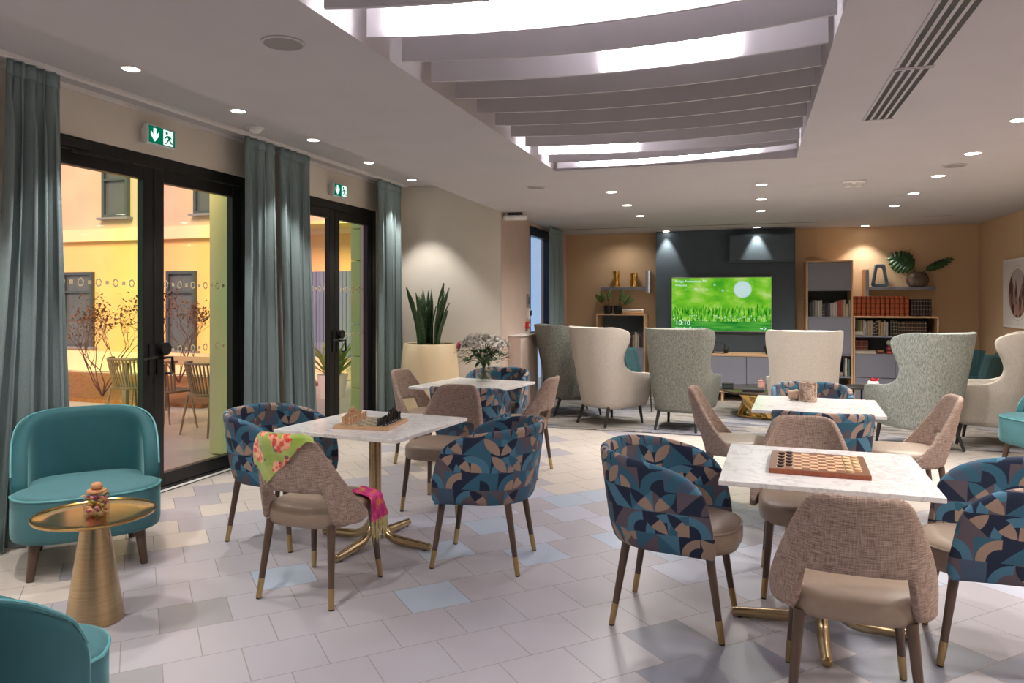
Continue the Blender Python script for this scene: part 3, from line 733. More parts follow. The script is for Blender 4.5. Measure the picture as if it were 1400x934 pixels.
wsage = Kind(lambda: make_wing('sage')); wcream = Kind(lambda: make_wing('cream')); wsilver = Kind(lambda: make_wing('silver'))
wsage.put((-2.26, 9.56, .0045), 32, 'dark sage wing chair nearest the far window', GW)
wcream.put((-1.64, 8.93, .0045), 56, 'cream wing chair overlapping the dark sage one near the far window', GW)
wsage.put((-.76, 8.85, .0045), 80, 'sage grey wing chair in front of the lower left corner of the TV', GW)
wcream.put((.55, 8.68, .0045), 90, 'cream wing chair seen squarely from behind, in front of the tall bookcase', GW)
wsilver.put((1.64, 8.42, .0045), 122, 'silver grey wing chair turned towards the low bookcase', GW)
wcream.put((2.42, 8.85, .0045), 160, 'cream wing chair below the oval picture, cut by the edge of the photo', GW)

# ------------------------------------------------------------------ TEAL ARMCHAIRS
def make_teal():
    t = thing('velvet_armchair', '', 'armchair')
    a, b, f = .335, .31, .10; S = ulen(a, b, f)
    top = lambda q: spline_tab([(0, .838), (.35, .826), (.6, .775), (.8, .675), (.93, .56), (1, .47)], q)
    plan = lambda s: uplan(s, a, b, f, .74)
    lean = lambda z: max(0, z-.42)*.20
    taper = lambda z: smooth_tab([(.2, .97), (.5, 1.0), (.83, 1.03)], z)
    rows, uvs = shell_cols(plan, S, 44, 8, top, lambda q: .20, taper, lean)
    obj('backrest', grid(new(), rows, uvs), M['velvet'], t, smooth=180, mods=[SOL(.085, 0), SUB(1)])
    R_ = rows[-1]; pts = []
    for i, p in enumerate(R_):
        d = Vector(R_[min(i+1, len(R_)-1)]) - Vector(R_[max(i-1, 0)]); n = Vector((d.y, -d.x, 0)).normalized(); pts.append(Vector(p) + n*.0385 + Vector((0, 0, -.014)))
    obj('rim_piping', tube(new(), pts[1:-1], .006, 6), M['piping'], t)
    o2 = []
    for x, y in outline(.378, .255, .39, 60, .60):
        k = min(1, max(0, (y-.06)/.06)); o2.append((x*(.79 + .21*k), y))
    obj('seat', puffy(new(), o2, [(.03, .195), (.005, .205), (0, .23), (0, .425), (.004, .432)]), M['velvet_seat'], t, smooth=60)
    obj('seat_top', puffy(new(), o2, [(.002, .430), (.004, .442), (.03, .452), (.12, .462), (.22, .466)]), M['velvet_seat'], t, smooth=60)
    obj('seat_piping', tube(new(), [(x, y, .433) for x, y in o2 + o2[:1]], .006, 6), M['piping'], t)
    for sx in (-1, 1):
        chair_leg(t, (sx*.25, .27, .21), (sx*.275, .30, 0), .030, .019, 'wood_leg', 0); chair_leg(t, (sx*.22, -.21, .21), (sx*.25, -.27, 0), .030, .019, 'wood_leg', 0)
    return t
teals = Kind(make_teal)
teals.put((-3.70, 3.36), -41, 'teal velvet armchair facing the brass table, before the left curtain', 'teal velvet armchairs')
teals.put((-2.14, 1.45), 112, 'teal velvet armchair cut by the bottom left corner, seen from behind', 'teal velvet armchairs')
teals.put((2.62, 7.80), 205, 'teal velvet armchair at the right edge, in front of a cream wing chair', 'teal velvet armchairs')

# ------------------------------------------------------------------ TABLES
def make_table():
    t = thing('pedestal_table', '', 'table')
    obj('tabletop', bx(-.425, .425, -.425, .425, .718, .74), M['marble'], t, smooth=None, mods=[BEV(.003)])
    obj('mounting_plate', bx(-.2, .2, -.2, .2, .706, .718), M['black'], t, smooth=None)
    for i in range(4):
        c, s = round(cos(pi/2*i)), round(sin(pi/2*i)); pts = [(c*.021, s*.021, .707), (c*.021, s*.021, .20)]
        for k in range(1, 9):
            th = pi/2*k/8; r = .021 + .155*(1-cos(th)); z = .20 - .165*sin(th)+0; pts.append((c*r, s*r, z))
        pts.append((c*.385, s*.385, .022))
        lg = obj('pedestal_leg', tube(new(), pts, [.0195]*2 + [.020 + .0012*k for k in range(8)] + [.022], 12), M['brass'], t, smooth=50)
        foot = new(); lathe(foot, [(.006, -.004), (.018, 0), (.0215, .004), (.0215, .012)], 12, M4=Matrix.Translation((c*.393, s*.393, .022)) @ Matrix.Rotation(pi/2*i, 4, 'Z') @ Matrix.Rotation(-pi/2, 4, 'Y'))
        obj('foot_cap', foot, M['brass'], lg)
        obj('glide', lathe(new(), [(.014, 0), (.014, .004)], 12, (c*.36, s*.36)), M['black'], lg)
    return t
tabs = Kind(make_table)
T1 = tabs.put((-2.215, 4.10), 84, 'white marble pedestal table with the chess set', 'marble-topped pedestal tables')
T2 = tabs.put((-2.40, 6.30), 82, 'white marble pedestal table with the vase of white flowers', 'marble-topped pedestal tables')
T3 = tabs.put((.31, 3.655), 88, 'white marble pedestal table with the draughts board', 'marble-topped pedestal tables')
T4 = tabs.put((.455, 5.81), 86.5, 'white marble pedestal table with the brown stone candle vase', 'marble-topped pedestal tables')

t = thing('brass_side_table', 'round brass side table with a cone foot between two teal armchairs', 'side table', (-2.93, 2.70, 0))
obj('cone_base', lathe(new(), [(.118, 0), (.125, .004), (.123, .02), (.056, .478), (.056, .484)], 56), M['brass'], t, smooth=50)
obj('tray_top', lathe(new(), [(.10, .480), (.235, .486), (.258, .494), (.262, .503), (.258, .506), (.250, .499), (.18, .495), (.0005, .494)], 64, cap1=True), M['brass_top'] if 'brass_top' in M else M['gold_top'] if 'gold_top' in M else flat('polished bronze brass', (.55, .34, .12), .16, 1.0), t, smooth=50)
jar = thing('candy_jar', 'small glass jar of wrapped sweets with a round wooden stopper on the brass table', 'jar', (-2.935, 2.715, .4955))
g = lathe(new(), [(.040, 0), (.045, .004), (.046, .082), (.040, .094), (.037, .102)], 28, cap1=False); obj('glass_body', g, M['jar_glass'] if 'jar_glass' in M else thinglass('jar glass', [(.3, (.95, .93, .9)), (.7, (.97, .95, .92))]), jar, mods=[SOL(.003)])
bm = new()
for i in range(110):
    r = .036*sqrt(random.random()); th = random.random()*6.28; z = .010 + .072*random.random()
    m4 = Matrix.Translation((r*cos(th), r*sin(th), z)) @ Matrix.Rotation(random.random()*3, 4, 'X') @ Matrix.Diagonal((.011, .008, .007, 1))
    b0 = len(bm.faces); bmesh.ops.create_icosphere(bm, subdivisions=1, radius=1, matrix=m4); bm.faces.ensure_lookup_table()
    for f in bm.faces[b0:]: f.material_index = i % 4
sw = obj('sweets', bm, [flat('gold wrapper', (.70, .48, .12), .3, .4), flat('purple wrapper', (.25, .06, .22), .35), flat('pink wrapper', (.72, .32, .36), .4), flat('green wrapper', (.38, .40, .10), .4)], jar); sw['kind'] = 'stuff'
obj('stopper', lathe(new(), [(.034, .092), (.038, .098), (.036, .104), (.016, .106), (.020, .110), (.023, .119), (.020, .129), (.011, .136), (.001, .138)], 24), flat('cork', (.42, .20, .09), .6), jar)
bm = new(); tube(bm, [(.040, -.01, .090), (.05, -.012, .096), (.072, -.015, .110)], [.002, .003, .0015], 6); tube(bm, [(-.040, -.01, .075), (-.052, -.015, .076), (-.064, -.02, .072)], [.002, .004, .002], 6)
obj('ribbon', bm, M['tassel'], jar); jar.scale = (1.18, 1.18, 1.08)

# ------------------------------------------------------------------ ON THE TABLES
def on(tab, x, y):
    a = tab.rotation_euler.z; return (tab.location.x + x*cos(a) - y*sin(a), tab.location.y + x*sin(a) + y*cos(a))
def checker_mat(name, n, half, light, dark, rim):
    t = NT(name); v = t.coord('Object'); S = t.sep(v); sq = 2*half/n
    cx = t.math('FLOOR', t.math('DIVIDE', t.math('ADD', S[0], half), sq)); cy = t.math('FLOOR', t.math('DIVIDE', t.math('ADD', S[1], half), sq))
    p = t.math('FLOORED_MODULO', t.math('ADD', cx, cy), 2.0)
    ins = t.math('MULTIPLY', t.math('LESS_THAN', t.math('ABSOLUTE', S[0]), half), t.math('LESS_THAN', t.math('ABSOLUTE', S[1]), half))
    g = t.noise(t.coord('Object', (30, 4, 4)), 4, 3)
    t.bsdf(Base_Color=t.mix(ins, t.mix(g, tuple(x*.85 for x in rim), rim), t.mix(p, light, dark)), Roughness=.35); return t.m
bd = thing('draughts_board', 'chequered wooden draughts board with red-brown edge on the marble table', 'board', (.293, 3.64, .74), radians(-3.2))
obj('body', bx(-.205, .205, -.205, .205, 0, .021), noisy('mahogany edge', (.26, .065, .03), (.34, .09, .045), 12, .35, vec_scale=(6, 1, 1)), bd, mods=[BEV(.002)])
obj('playing_field', bx(-.203, .203, -.203, .203, .021, .0225), checker_mat('draughts squares', 10, .175, (.74, .50, .30), (.25, .085, .04), (.21, .095, .05)), bd, smooth=None)
def draught(mat):
    bm = lathe(new(), [(.0005, .0), (.0145, 0), (.0152, .002), (.0152, .0065), (.0135, .0085), (.0115, .0085), (.0105, .0075), (.0005, .0075)], 22)
    return obj('draughts_piece', bm, mat, smooth=40)
dk, lt = flat('dark walnut piece', (.055, .022, .015), .4), flat('pale boxwood piece', (.74, .55, .33), .4)
pd = pl = None; cr, sr = cos(radians(-3.2)), sin(radians(-3.2)); q = .035
nth = ['nearest', 'second', 'third', 'fourth', 'farthest']
for side in (0, 1):
    for colm in (0, 1):
        for r in range(5):
            cxi = (colm if side == 0 else 9-colm); lx = -.175 + (cxi+.5)*q; ly = -.175 + (2*r + (cxi % 2) + .5)*q
            if side == 0: pd = o = draught(dk) if pd is None else pd.copy()
            else: pl = o = draught(lt) if pl is None else pl.copy()
            if o.name not in COL.objects: COL.objects.link(o)
            o.location = (.293 + lx*cr - ly*sr, 3.64 + lx*sr + ly*cr, .7627)
            props(o, '%s draughts piece, %s in the %s column at the %s end of the board' % (('dark brown', 'pale wood')[side], nth[r], ('outer', 'inner')[colm], ('left', 'right')[side]), 'game piece', ('dark draughts pieces', 'pale draughts pieces')[side])
# chess
ch = thing('chess_board', 'pale wooden chess board under the pieces on the marble table', 'board', (-2.20, 4.03, .74), radians(7))
obj('body', bx(-.175, .175, -.175, .175, 0, .018), noisy('pale maple', (.60, .36, .20), (.68, .43, .25), 10, .4, vec_scale=(6, 1, 1)), ch, mods=[BEV(.002)])
obj('playing_field', bx(-.172, .172, -.172, .172, .018, .0195), checker_mat('chess squares', 8, .148, (.62, .52, .38), (.20, .19, .13), (.62, .38, .22)), ch, smooth=None)
PR = {'pawn': [(.0125, 0), (.0125, .005), (.008, .010), (.0055, .022), (.008, .026), (.0045, .028), (.0085, .036), (.005, .044), (.0005, .046)],
      'rook': [(.0145, 0), (.0145, .006), (.009, .012), (.008, .034), (.012, .038), (.012, .048), (.008, .048), (.008, .044), (.0005, .044)],
      'bishop': [(.0145, 0), (.0145, .006), (.008, .012), (.006, .038), (.010, .042), (.006, .044), (.0095, .054), (.005, .065), (.003, .067), (.003, .070), (.0005, .072)],
      'queen': [(.016, 0), (.016, .007), (.009, .014), (.0065, .050), (.011, .055), (.007, .058), (.0125, .074), (.007, .076), (.004, .082), (.0005, .083)],
      'king': [(.016, 0), (.016, .007), (.009, .014), (.007, .055), (.012, .060), (.008, .063), (.012, .080), (.006, .083), (.0005, .084)]}
def chess(kind, mat):
    bm = new()
    if kind == 'knight':
        lathe(bm, [(.0145, 0), (.0145, .006), (.009, .012), (.008, .018)], 18)
        P = [(-.009, .016), (.009, .016), (.007, .030), (.006, .036), (.014, .040), (.0145, .047), (.006, .056), (.002, .061), (-.004, .056), (-.010, .044), (-.010, .028)]
        poly_prism(bm, P, -.0055, .0055, M4=Matrix(((0, 0, 1, 0), (1, 0, 0, 0), (0, 1, 0, 0), (0, 0, 0, 1))))
    else:
        lathe(bm, PR[kind], 18)
        if kind == 'king': box(bm, -.002, .002, -.002, .002, .083, .096); box(bm, -.006, .006, -.002, .002, .088, .092)
        if kind == 'queen':
            for i in range(6): box(bm, *(lambda x, y: (x-.002, x+.002, y-.002, y+.002, .072, .080))(.0105*cos(i*pi/3), .0105*sin(i*pi/3)))
    return obj('chess_' + kind, bm, mat, smooth=35)
wm, bmn = flat('pale chess wood', (.62, .38, .22), .45), flat('black chess lacquer', (.012, .011, .010), .3)
order = ['rook', 'knight', 'bishop', 'queen', 'king', 'bishop', 'knight', 'rook']; proto = {}
rank = ['nearest the camera', 'second from the camera', 'third from the camera', 'fourth from the camera', 'fifth from the camera', 'sixth from the camera', 'seventh from the camera', 'farthest from the camera']
c7, s7 = cos(radians(7)), sin(radians(7))
for side, mat, cn in ((0, wm, 'pale'), (1, bmn, 'black')):
    for colm in (0, 1):
        for r in range(8):
            kind = order[r] if colm == 0 else 'pawn'
            if (cn, kind) not in proto: o = proto[(cn, kind)] = chess(kind, mat)
            else: o = proto[(cn, kind)].copy(); COL.objects.link(o)
            lx = (-.1295 + colm*.037) * (1 if side == 0 else -1); ly = -.1295 + r*.037
            o.location = (-2.20 + lx*c7 - ly*s7, 4.03 + lx*s7 + ly*c7, .7597); o.rotation_euler.z = radians(-83 if side == 0 else 97)
            props(o, '%s chess %s in the %s row, %s' % (cn, kind, ('back', 'front')[colm], rank[r]), 'chess piece', cn + ' chess pieces')

vz = thing('glass_vase', 'clear cylindrical glass vase on the flower table', 'vase', (-2.385, 6.52, .74))
obj('wall', lathe(new(), [(.055, 0), (.068, .002), (.070, .01), (.072, .20), (.0685, .20), (.0665, .012), (.0005, .010)], 32, cap0=True), M['vase_glass'] if 'vase_glass' in M else thinglass('vase glass', [(.3, (.93, .95, .94)), (.7, (.95, .97, .96))]), vz, smooth=40)
bq = thing('flower_bouquet', 'bouquet of white blooms with dark leaves and one pink bloom in the glass vase', 'flowers', (-2.385, 6.52, .755))
bm = new(); heads = []
rs = random.Random(11)
for i in range(78):
    th = rs.random()*6.283; el = rs.random()**.6; r = .225*sqrt(rs.random())
    z = .27 + .14*sqrt(max(0, 1-(r/.24)**2))*rs.uniform(.55, 1.05); p = Vector((r*cos(th), r*sin(th), z)); heads.append(p)
for i, p in enumerate(heads[:38]):
    b0 = Vector((-p.x*.18 + rs.uniform(-.02, .02), -p.y*.18 + rs.uniform(-.02, .02), .004 + rs.random()*.01))
    tube(bm, [b0, Vector((p.x*.12, p.y*.12, .15)), Vector((p.x*.55, p.y*.55, .17 + (p.z-.17)*.5)), p], .0022, 5)
obj('stems', bm, M['stem'], bq)
bm = new()
def leaf(bm, p, d, l, w, mi=0):
    d = d.normalized(); sd = d.cross(Vector((0, 0, 1))); sd = sd.normalized() if sd.length > .05 else Vector((1, 0, 0)); up = sd.cross(d)
    L = []
    for k, ww, dz in ((0, .12, 0), (.3, .9, .012), (.6, .8, .012), (1, .04, -.02)):
        c = p + d*l*k + up*dz*l*4; L.append((c - sd*w*ww, c + up*(-.12*w), c + sd*w*ww))
    V = [[bm.verts.new(q) for q in r] for r in L]
    for i in range(3):
        for j in range(2): bm.faces.new((V[i][j], V[i][j+1], V[i+1][j+1], V[i+1][j])).material_index = mi
for i in range(210):
    th = rs.random()*6.283; r = rs.uniform(.03, .20); p = Vector((r*cos(th), r*sin(th), rs.uniform(.175, .285 if r > .1 else .34)))
    leaf(bm, p, Vector((cos(th + rs.uniform(-.7, .7)), sin(th + rs.uniform(-.7, .7)), rs.uniform(-.45, .6))), rs.uniform(.06, .10), rs.uniform(.013, .021))
lf = obj('foliage', bm, M['green_leaf'], bq); lf['kind'] = 'stuff'
def bloom(R, mat, name):
    bm = new()
    for lay in range(3):
        n = 9 - 2*lay
        for i in range(n):
            th = 2*pi*(i + lay*.4)/n; d = Vector((cos(th)*(1-.22*lay), sin(th)*(1-.22*lay), .25 + .5*lay)); leaf(bm, Vector((0, 0, .004*lay)), d, R*(1-.15*lay), R*.28)
    lathe(bm, [(R*.18, 0), (R*.2, .004), (R*.1, .010)], 8, mi=1)
    return obj(name, bm, [mat, flat('flower heart', (.55, .45, .12), .8)], None, smooth=180)
pw = None
for i, p in enumerate(heads):
    pink = i in (3, 9); R = .055 if i % 3 == 0 else .040
    if pink: o = bloom(.036, M['pink_petal'], 'bloom'); p = Vector((-.215, -.05 + .03*(i > 5), .30 + .02*(i > 5)))
    elif pw is None: o = pw = bloom(.036, M['petal'], 'bloom')
    else: o = pw.copy(); COL.objects.link(o)
    o.parent = bq; o.location = p; sc_ = R/.036; o.scale = (sc_,)*3
    d = Vector((p.x, p.y, p.z-.16)).normalized() + Vector((rs.uniform(-.3, .3), rs.uniform(-.3, .3), rs.uniform(-.1, .3)))
    o.rotation_euler = Vector((0, 0, 1)).rotation_difference(d).to_euler()
    if pink: o['label'] = 'pink bloom'

def stone_mat():
    t = NT('banded brown stone'); v = t.coord('Object'); n = t.n('TexNoise', {'Vector': v, 'Scale': 14.0, 'Detail': 6.0, 'Distortion': 2.5}).outputs[0]
    t.bsdf(Base_Color=t.ramp(n, [(.3, (.10, .055, .035)), (.45, (.34, .22, .16)), (.55, (.55, .44, .36)), (.65, (.22, .11, .07))]), Roughness=.3); return t.m
M['stone'] = stone_mat()
t = thing('stone_candle_vase', 'brown marbled stone cylinder vase on the far right table', 'vase', (.414, 5.99, .74))
obj('body', lathe(new(), [(.060, 0), (.063, .003), (.062, .142), (.058, .145), (.052, .145), (.050, .06), (.0005, .06)], 32), M['stone'], t); obj('candle', lathe(new(), [(.048, .055), (.048, .11), (.0005, .112)], 24), flat('wax', (.70, .62, .50), .5), t)
bm = new(); bmesh.ops.create_icosphere(bm, subdivisions=3, radius=1, matrix=Matrix.Diagonal((.055, .045, .040, 1)))
for v in bm.verts: v.co *= 1 + .10*sin(3*v.co.x*40) * cos(v.co.y*30); v.co.z += .039
props(obj('pebble', bm, flat('sandy pebble', (.52, .36, .27), .7)), 'pale pinkish rounded stone beside the marbled vase', 'stone'); bpy.data.objects['pebble'].location = (.325, 6.05, .74)

# ------------------------------------------------------------------ PLANTER
t = thing('planter', 'tall cream tapered planter in the corner by the last curtain', 'planter', (-3.68, 8.17, 0))
obj('pot', lathe(new(), [(.34, 0), (.37, .01), (.372, .10), (.365, .40), (.345, .70), (.315, .97), (.305, .985), (.290, .98), (.287, .90)], 56, cap1=False), M['planter'], t, smooth=50)
so = obj('soil', lathe(new(), [(.288, .90), (.288, .945), (.15, .955), (.0005, .96)], 32), M['soil'], t); so['kind'] = 'stuff'
t = thing('snake_plant', 'upright snake plant with sword leaves in the cream planter', 'plant', (-3.70, 8.17, .95))
bm = new(); rs = random.Random(5)
for i in range(26):
    th = rs.random()*6.283; r0 = .13*sqrt(rs.random()); h = rs.uniform(.42, .78); out_ = rs.uniform(.02, .14)*(r0/.13+.3); w = rs.uniform(.028, .042); tw = rs.uniform(-1.2, 1.2)
    V = []
    for k in range(9):
        q = k/8; c = Vector((cos(th)*(r0 + out_*q*q), sin(th)*(r0 + out_*q*q), h*q)); ww = w*(1-.25*(1-q))*(1 if q < .7 else max(.04, 1-((q-.7)/.3)**1.6)); an = th + pi/2 + tw*q
        sd = Vector((cos(an), sin(an), 0)); nn = Vector((cos(th), sin(th), 0)); V.append([bm.verts.new(c - sd*ww + nn*.012), bm.verts.new(c), bm.verts.new(c + sd*ww + nn*.012)])
    for k in range(8):
        for j in range(2): bm.faces.new((V[k][j], V[k][j+1], V[k+1][j+1], V[k+1][j]))
obj('leaves', bm, M['snake_leaf'], t, smooth=180, mods=[SOL(.005)])
obj('root_crown', lathe(new(), [(.15, -.02), (.16, .0), (.12, .02), (.05, .03)], 20), M['soil'], t)

# ------------------------------------------------------------------ RUG
def rug_mat():
    t = NT('streaked abstract rug'); v = t.coord('Object'); mp = t.n('Mapping', {'Vector': v, 'Scale': (.55, 3.2, 1)}).outputs[0]
    n = t.n('TexNoise', {'Vector': mp, 'Scale': 2.6, 'Detail': 7.0, 'Roughness': .68, 'Distortion': 1.2}).outputs[0]
    n2 = t.noise(v, .8, 2); blue = t.ramp(n2, [(.45, (.36, .33, .30)), (.6, (.13, .18, .33))])
    c = t.ramp(n, [(.36, (.015, .015, .018)), (.44, (.07, .065, .065)), (.495, (.38, .34, .31)), (.53, (.16, .15, .145)), (.56, (.36, .33, .30)), (.62, (.025, .025, .035))])
    b = t.bsdf(Base_Color=t.mix(.30, c, blue), Roughness=.95); t.bump(b, t.noise(v, 180, 2), .4, .004); return t.m
props(obj('rug', bx(-2.80, 3.0, 8.42, 11.30, .001, .012), rug_mat(), mods=[BEV(.004)]), 'large streaked grey, black and blue rug under the wing chairs', 'rug')

# ------------------------------------------------------------------ MEDIA WALL
t = thing('wall_cabinet', 'blue-grey box mounted high at the right of the media wall', 'cabinet', (.16, 11.95, 2.08))
obj('body', bx(-.47, .47, -.22, 0, 0, .42), M['navy_panel'], t, mods=[BEV(.004)]); obj('flap', bx(-.455, .455, -.235, -.222, .03, .40), M['navy_panel'], t, mods=[BEV(.003)])
def tv_mat():
    t = NT('tv picture'); uv = t.coord('UV'); S = t.sep(uv); u, v = S[0], S[1]
    mp = lambda sx, sy: t.n('Mapping', {'Vector': uv, 'Scale': (sx, sy, 1)}).outputs[0]
    bok = t.noise(mp(5, 4), 1.0, 3); sky = t.ramp(bok, [(.3, (.06, .40, .02)), (.5, (.22, .62, .03)), (.62, (.42, .72, .12)), (.72, (.65, .85, .45))])
    bl = t.noise(mp(70, 7), 1.0, 4); blade = t.ramp(bl, [(.35, (.01, .17, .01)), (.5, (.10, .50, .02)), (.65, (.45, .80, .12))])
    edge = t.math('ADD', .44, t.math('MULTIPLY', t.math('SUBTRACT', t.noise(mp(26, 0), 1.0, 3), .5), .5))
    c = t.mix(t.math('GREATER_THAN', t.math('SUBTRACT', edge, v), 0.0), sky, blade)
    sp = t.n('TexVoronoi', {'Vector': mp(46, 26), 'Scale': 1.0}).outputs['Distance']
    band = t.math('MULTIPLY', t.math('LESS_THAN', sp, .3), t.math('LESS_THAN', t.math('ABSOLUTE', t.math('SUBTRACT', v, .24)), .055)); c = t.mix(t.math('MULTIPLY', band, .75), c, (.80, .95, .75))
    wtr = t.ramp(t.noise(mp(4, 22), 1.0, 3), [(.35, (.015, .24, .03)), (.65, (.12, .50, .06))]); c = t.mix(t.math('LESS_THAN', v, .18), c, wtr)
    def disc(cx, cy, r, soft=.02):
        d = t.math('SQRT', t.math('ADD', t.math('POWER', t.math('MULTIPLY', t.math('SUBTRACT', u, cx), 1.77), 2.0), t.math('POWER', t.math('SUBTRACT', v, cy), 2.0)))
        return t.math('SMOOTH_MIN', 1.0, t.math('MAXIMUM', 0.0, t.math('DIVIDE', t.math('SUBTRACT', r, d), soft)), 0.01)
    dd = t.math('MULTIPLY', disc(.72, .78, .165), t.math('ADD', .65, t.math('MULTIPLY', t.noise(mp(60, 34), 1.0, 2), .5))); c = t.mix(dd, c, (.66, .86, .92))
    for cx, cy, r in [(.44, .87, .03), (.36, .78, .028), (.33, .72, .022), (.24, .79, .026), (.15, .78, .018), (.52, .76, .03), (.57, .76, .022), (.81, .92, .02), (.06, .68, .015)]:
        c = t.mix(t.math('MULTIPLY', disc(cx, cy, r, .03), .8), c, (.70, .92, .88))
    e = t.n('Emission', {'Color': c, 'Strength': .52}); t.t.links.new(e.outputs[0], t.out.inputs[0]); return t.m
tv = thing('television', 'large wall television showing bright green grass and a dandelion', 'television', (-.44, 11.95, 1.02))
obj('body', bx(-.755, .755, -.075, -.0, -.008, .848), M['black_plastic'], tv, mods=[BEV(.006)])
bz = new(); TW, TH = .742, .832
for a in [(-.752, .752, 0-.004, .008), (-.752, .752, .832, .844), (-.752, -.740, .008, .832), (.740, .752, .008, .832)]: box(bz, a[0], a[1], -.082, -.074, a[2], a[3])
obj('bezel', bz, flat('silver bezel', (.35, .37, .35), .3, .6), tv, smooth=None)
bm = new(); lay = bm.loops.layers.uv.verify(); V = [bm.verts.new(p) for p in ((-.74, -.0765, .008), (.74, -.0765, .008), (.74, -.0765, .832), (-.74, -.0765, .832))]; f = bm.faces.new(V)
for lp, q in zip(f.loops, ((0, 0), (1, 0), (1, 1), (0, 1))): lp[lay].uv = q
obj('screen', bm, tv_mat(), tv, smooth=None)
M['tv_text'] = emit('screen lettering', (.80, .97, .97), .62)
def text(name, body, size, loc, parent, mat, rx=pi/2, rz=0.0, ext=.0):
    c = bpy.data.curves.new(name, 'FONT'); c.body = body; c.size = size; c.extrude = ext; c.materials.append(mat); c.resolution_u = 3
    o = bpy.data.objects.new(name, c); COL.objects.link(o); bpy.context.view_layer.update()
    me = bpy.data.meshes.new_from_object(o.evaluated_get(bpy.context.evaluated_depsgraph_get())); bpy.data.objects.remove(o)
    me.materials.clear(); me.materials.append(mat); o = bpy.data.objects.new(name, me); COL.objects.link(o)
    o.parent = parent; o.location = loc; o.rotation_euler = (rx, 0, rz); return o
text('headline_text', 'Philips Professional TV', .052, (-.69, -.078, .765), tv, M['tv_text']); text('greeting_text', 'Welcome', .045, (-.69, -.078, .705), tv, M['tv_text'])
text('clock_text', '10:10', .105, (-.69, -.078, .095), tv, M['tv_text']); text('date_text', 'dimanche, 15 novembre', .048, (-.69, -.078, .035), tv, M['tv_text'])
XZ = Matrix(((1, 0, 0, 0), (0, 0, -1, 0), (0, 1, 0, 0), (0, 0, 0, 1)))
ar = poly_prism(new(), [(.58, .045), (.61, .045), (.61, .037), (.625, .05), (.61, .063), (.61, .055), (.58, .055)], .0772, .078, M4=XZ); poly_prism(ar, [(.638, .030), (.648, .030), (.668, .05), (.648, .072), (.638, .072), (.656, .05)], .0772, .078, M4=XZ)
obj('arrow_symbol', ar, M['tv_text'], tv, smooth=None)

t = thing('tv_console', 'long low mauve-grey console with oak top under the television', 'console', (-.40, 11.43, 0))
L_, D_ = 1.03, .50
obj('body', bx(-L_, L_, .02, D_, .16, .675), M['dark_niche'], t, smooth=None)
obj('top_board', bx(-L_-.01, L_+.01, -.005, D_, .675, .705), M['oak'], t, mods=[BEV(.002)]); obj('bottom_board', bx(-L_-.01, L_+.01, -.005, D_, .135, .16), M['oak'], t, mods=[BEV(.002)])
for i in range(3): a = -L_ + i*(2*L_/3); obj('door', bx(a+.004, a+2*L_/3-.004, 0, .02, .163, .668), M['grey_door'], t, mods=[BEV(.002)])
for x in (-L_+.12, 0, L_-.12):
    for y in (.05, D_-.06): obj('leg', bx(x-.018, x+.018, y-.018, y+.018, 0, .135), M['oak'], t, mods=[BEV(.002)])
t = thing('headphones', 'black headphones lying on the console left of the cream wing chair', 'headphones', (-.455, 11.56, .705))
obj('headband', tube(new(), [(.11*cos(a), .02, .055 + .115*sin(a)) for a in [pi*i/16 for i in range(17)]], .007, 8), M['black_plastic'], t)
for x in (-.105, .105): obj('ear_cup', lathe(new(), [(.001, -.03), (.048, -.03), (.055, -.015), (.055, .015), (.045, .032), (.001, .034)], 24, M4=Matrix.Translation((x, .02, .056)) @ Matrix.Rotation(pi/2, 4, 'Y')), M['black_plastic'], t)
obj('cable', tube(new(), [(-.10, 0, .008), (-.05, -.06, .006), (.0, -.05, .006), (.06, -.07, .006), (.10, -.02, .008)], .006, 6), M['black'], t)
t = thing('black_speaker', 'small round black speaker on the console at the edge of a cream wing chair', 'speaker', (.265, 11.58, .705))
obj('globe', lathe(new(), [(.04, 0), (.07, .03), (.082, .075), (.07, .12), (.04, .145), (.001, .15)], 28), M['black_plastic'], t); obj('foot_ring', lathe(new(), [(.05, 0), (.052, .012), (.04, .02)], 24), M['black'], t)

# ------------------------------------------------------------------ CABINETS AND SHELVES
def carcass(t, x0, x1, y0, y1, z0, z1, shelves=(), th=.022):
    """oak outer frame with a dark lined inside"""
    fr = new(); box(fr, x0, x0+th, y0, y1, z0, z1); box(fr, x1-th, x1, y0, y1, z0, z1); box(fr, x0+th, x1-th, y0, y1, z1-th, z1); box(fr, x0+th, x1-th, y0, y1, z0, z0+th)
    obj('oak_frame', fr, M['oak'], t, smooth=None, mods=[BEV(.0015)])
    obj('back_panel', bx(x0+th, x1-th, y1-.012, y1-.002, z0+th, z1-th), M['dark_niche'], t, smooth=None)
    for z in shelves: obj('shelf', bx(x0+th, x1-th, y0+.012, y1-.014, z-.011, z+.011), M['grey_door'], t, smooth=None)
Y0, Y1 = 11.62, 12.148
tb = thing('tall_bookcase', 'tall narrow oak-framed bookcase with mauve-grey flaps, right of the media wall', 'bookcase', (0, 0, 0))
carcass(tb, .78, 1.405, Y0, Y1, .06, 2.08, (1.655, 1.255, .71, .39)); obj('plinth', bx(.80, 1.385, Y0+.05, Y1, 0, .06), M['dark_niche'], tb, smooth=None)
for z0, z1 in ((1.668, 2.05), (.725, 1.243)): obj('flap_door', bx(.806, 1.379, Y0, Y0+.018, z0, z1), M['grey_door'], tb, mods=[BEV(.002)])
lb = thing('low_bookcase', 'low wide oak-framed bookcase full of books, right of the tall bookcase', 'bookcase', (0, 0, 0))
carcass(lb, 1.41, 2.50, Y0, Y1, .06, 1.275, (.985, .725)); obj('plinth', bx(1.43, 2.48, Y0+.05, Y1, 0, .06), M['dark_niche'], lb, smooth=None)
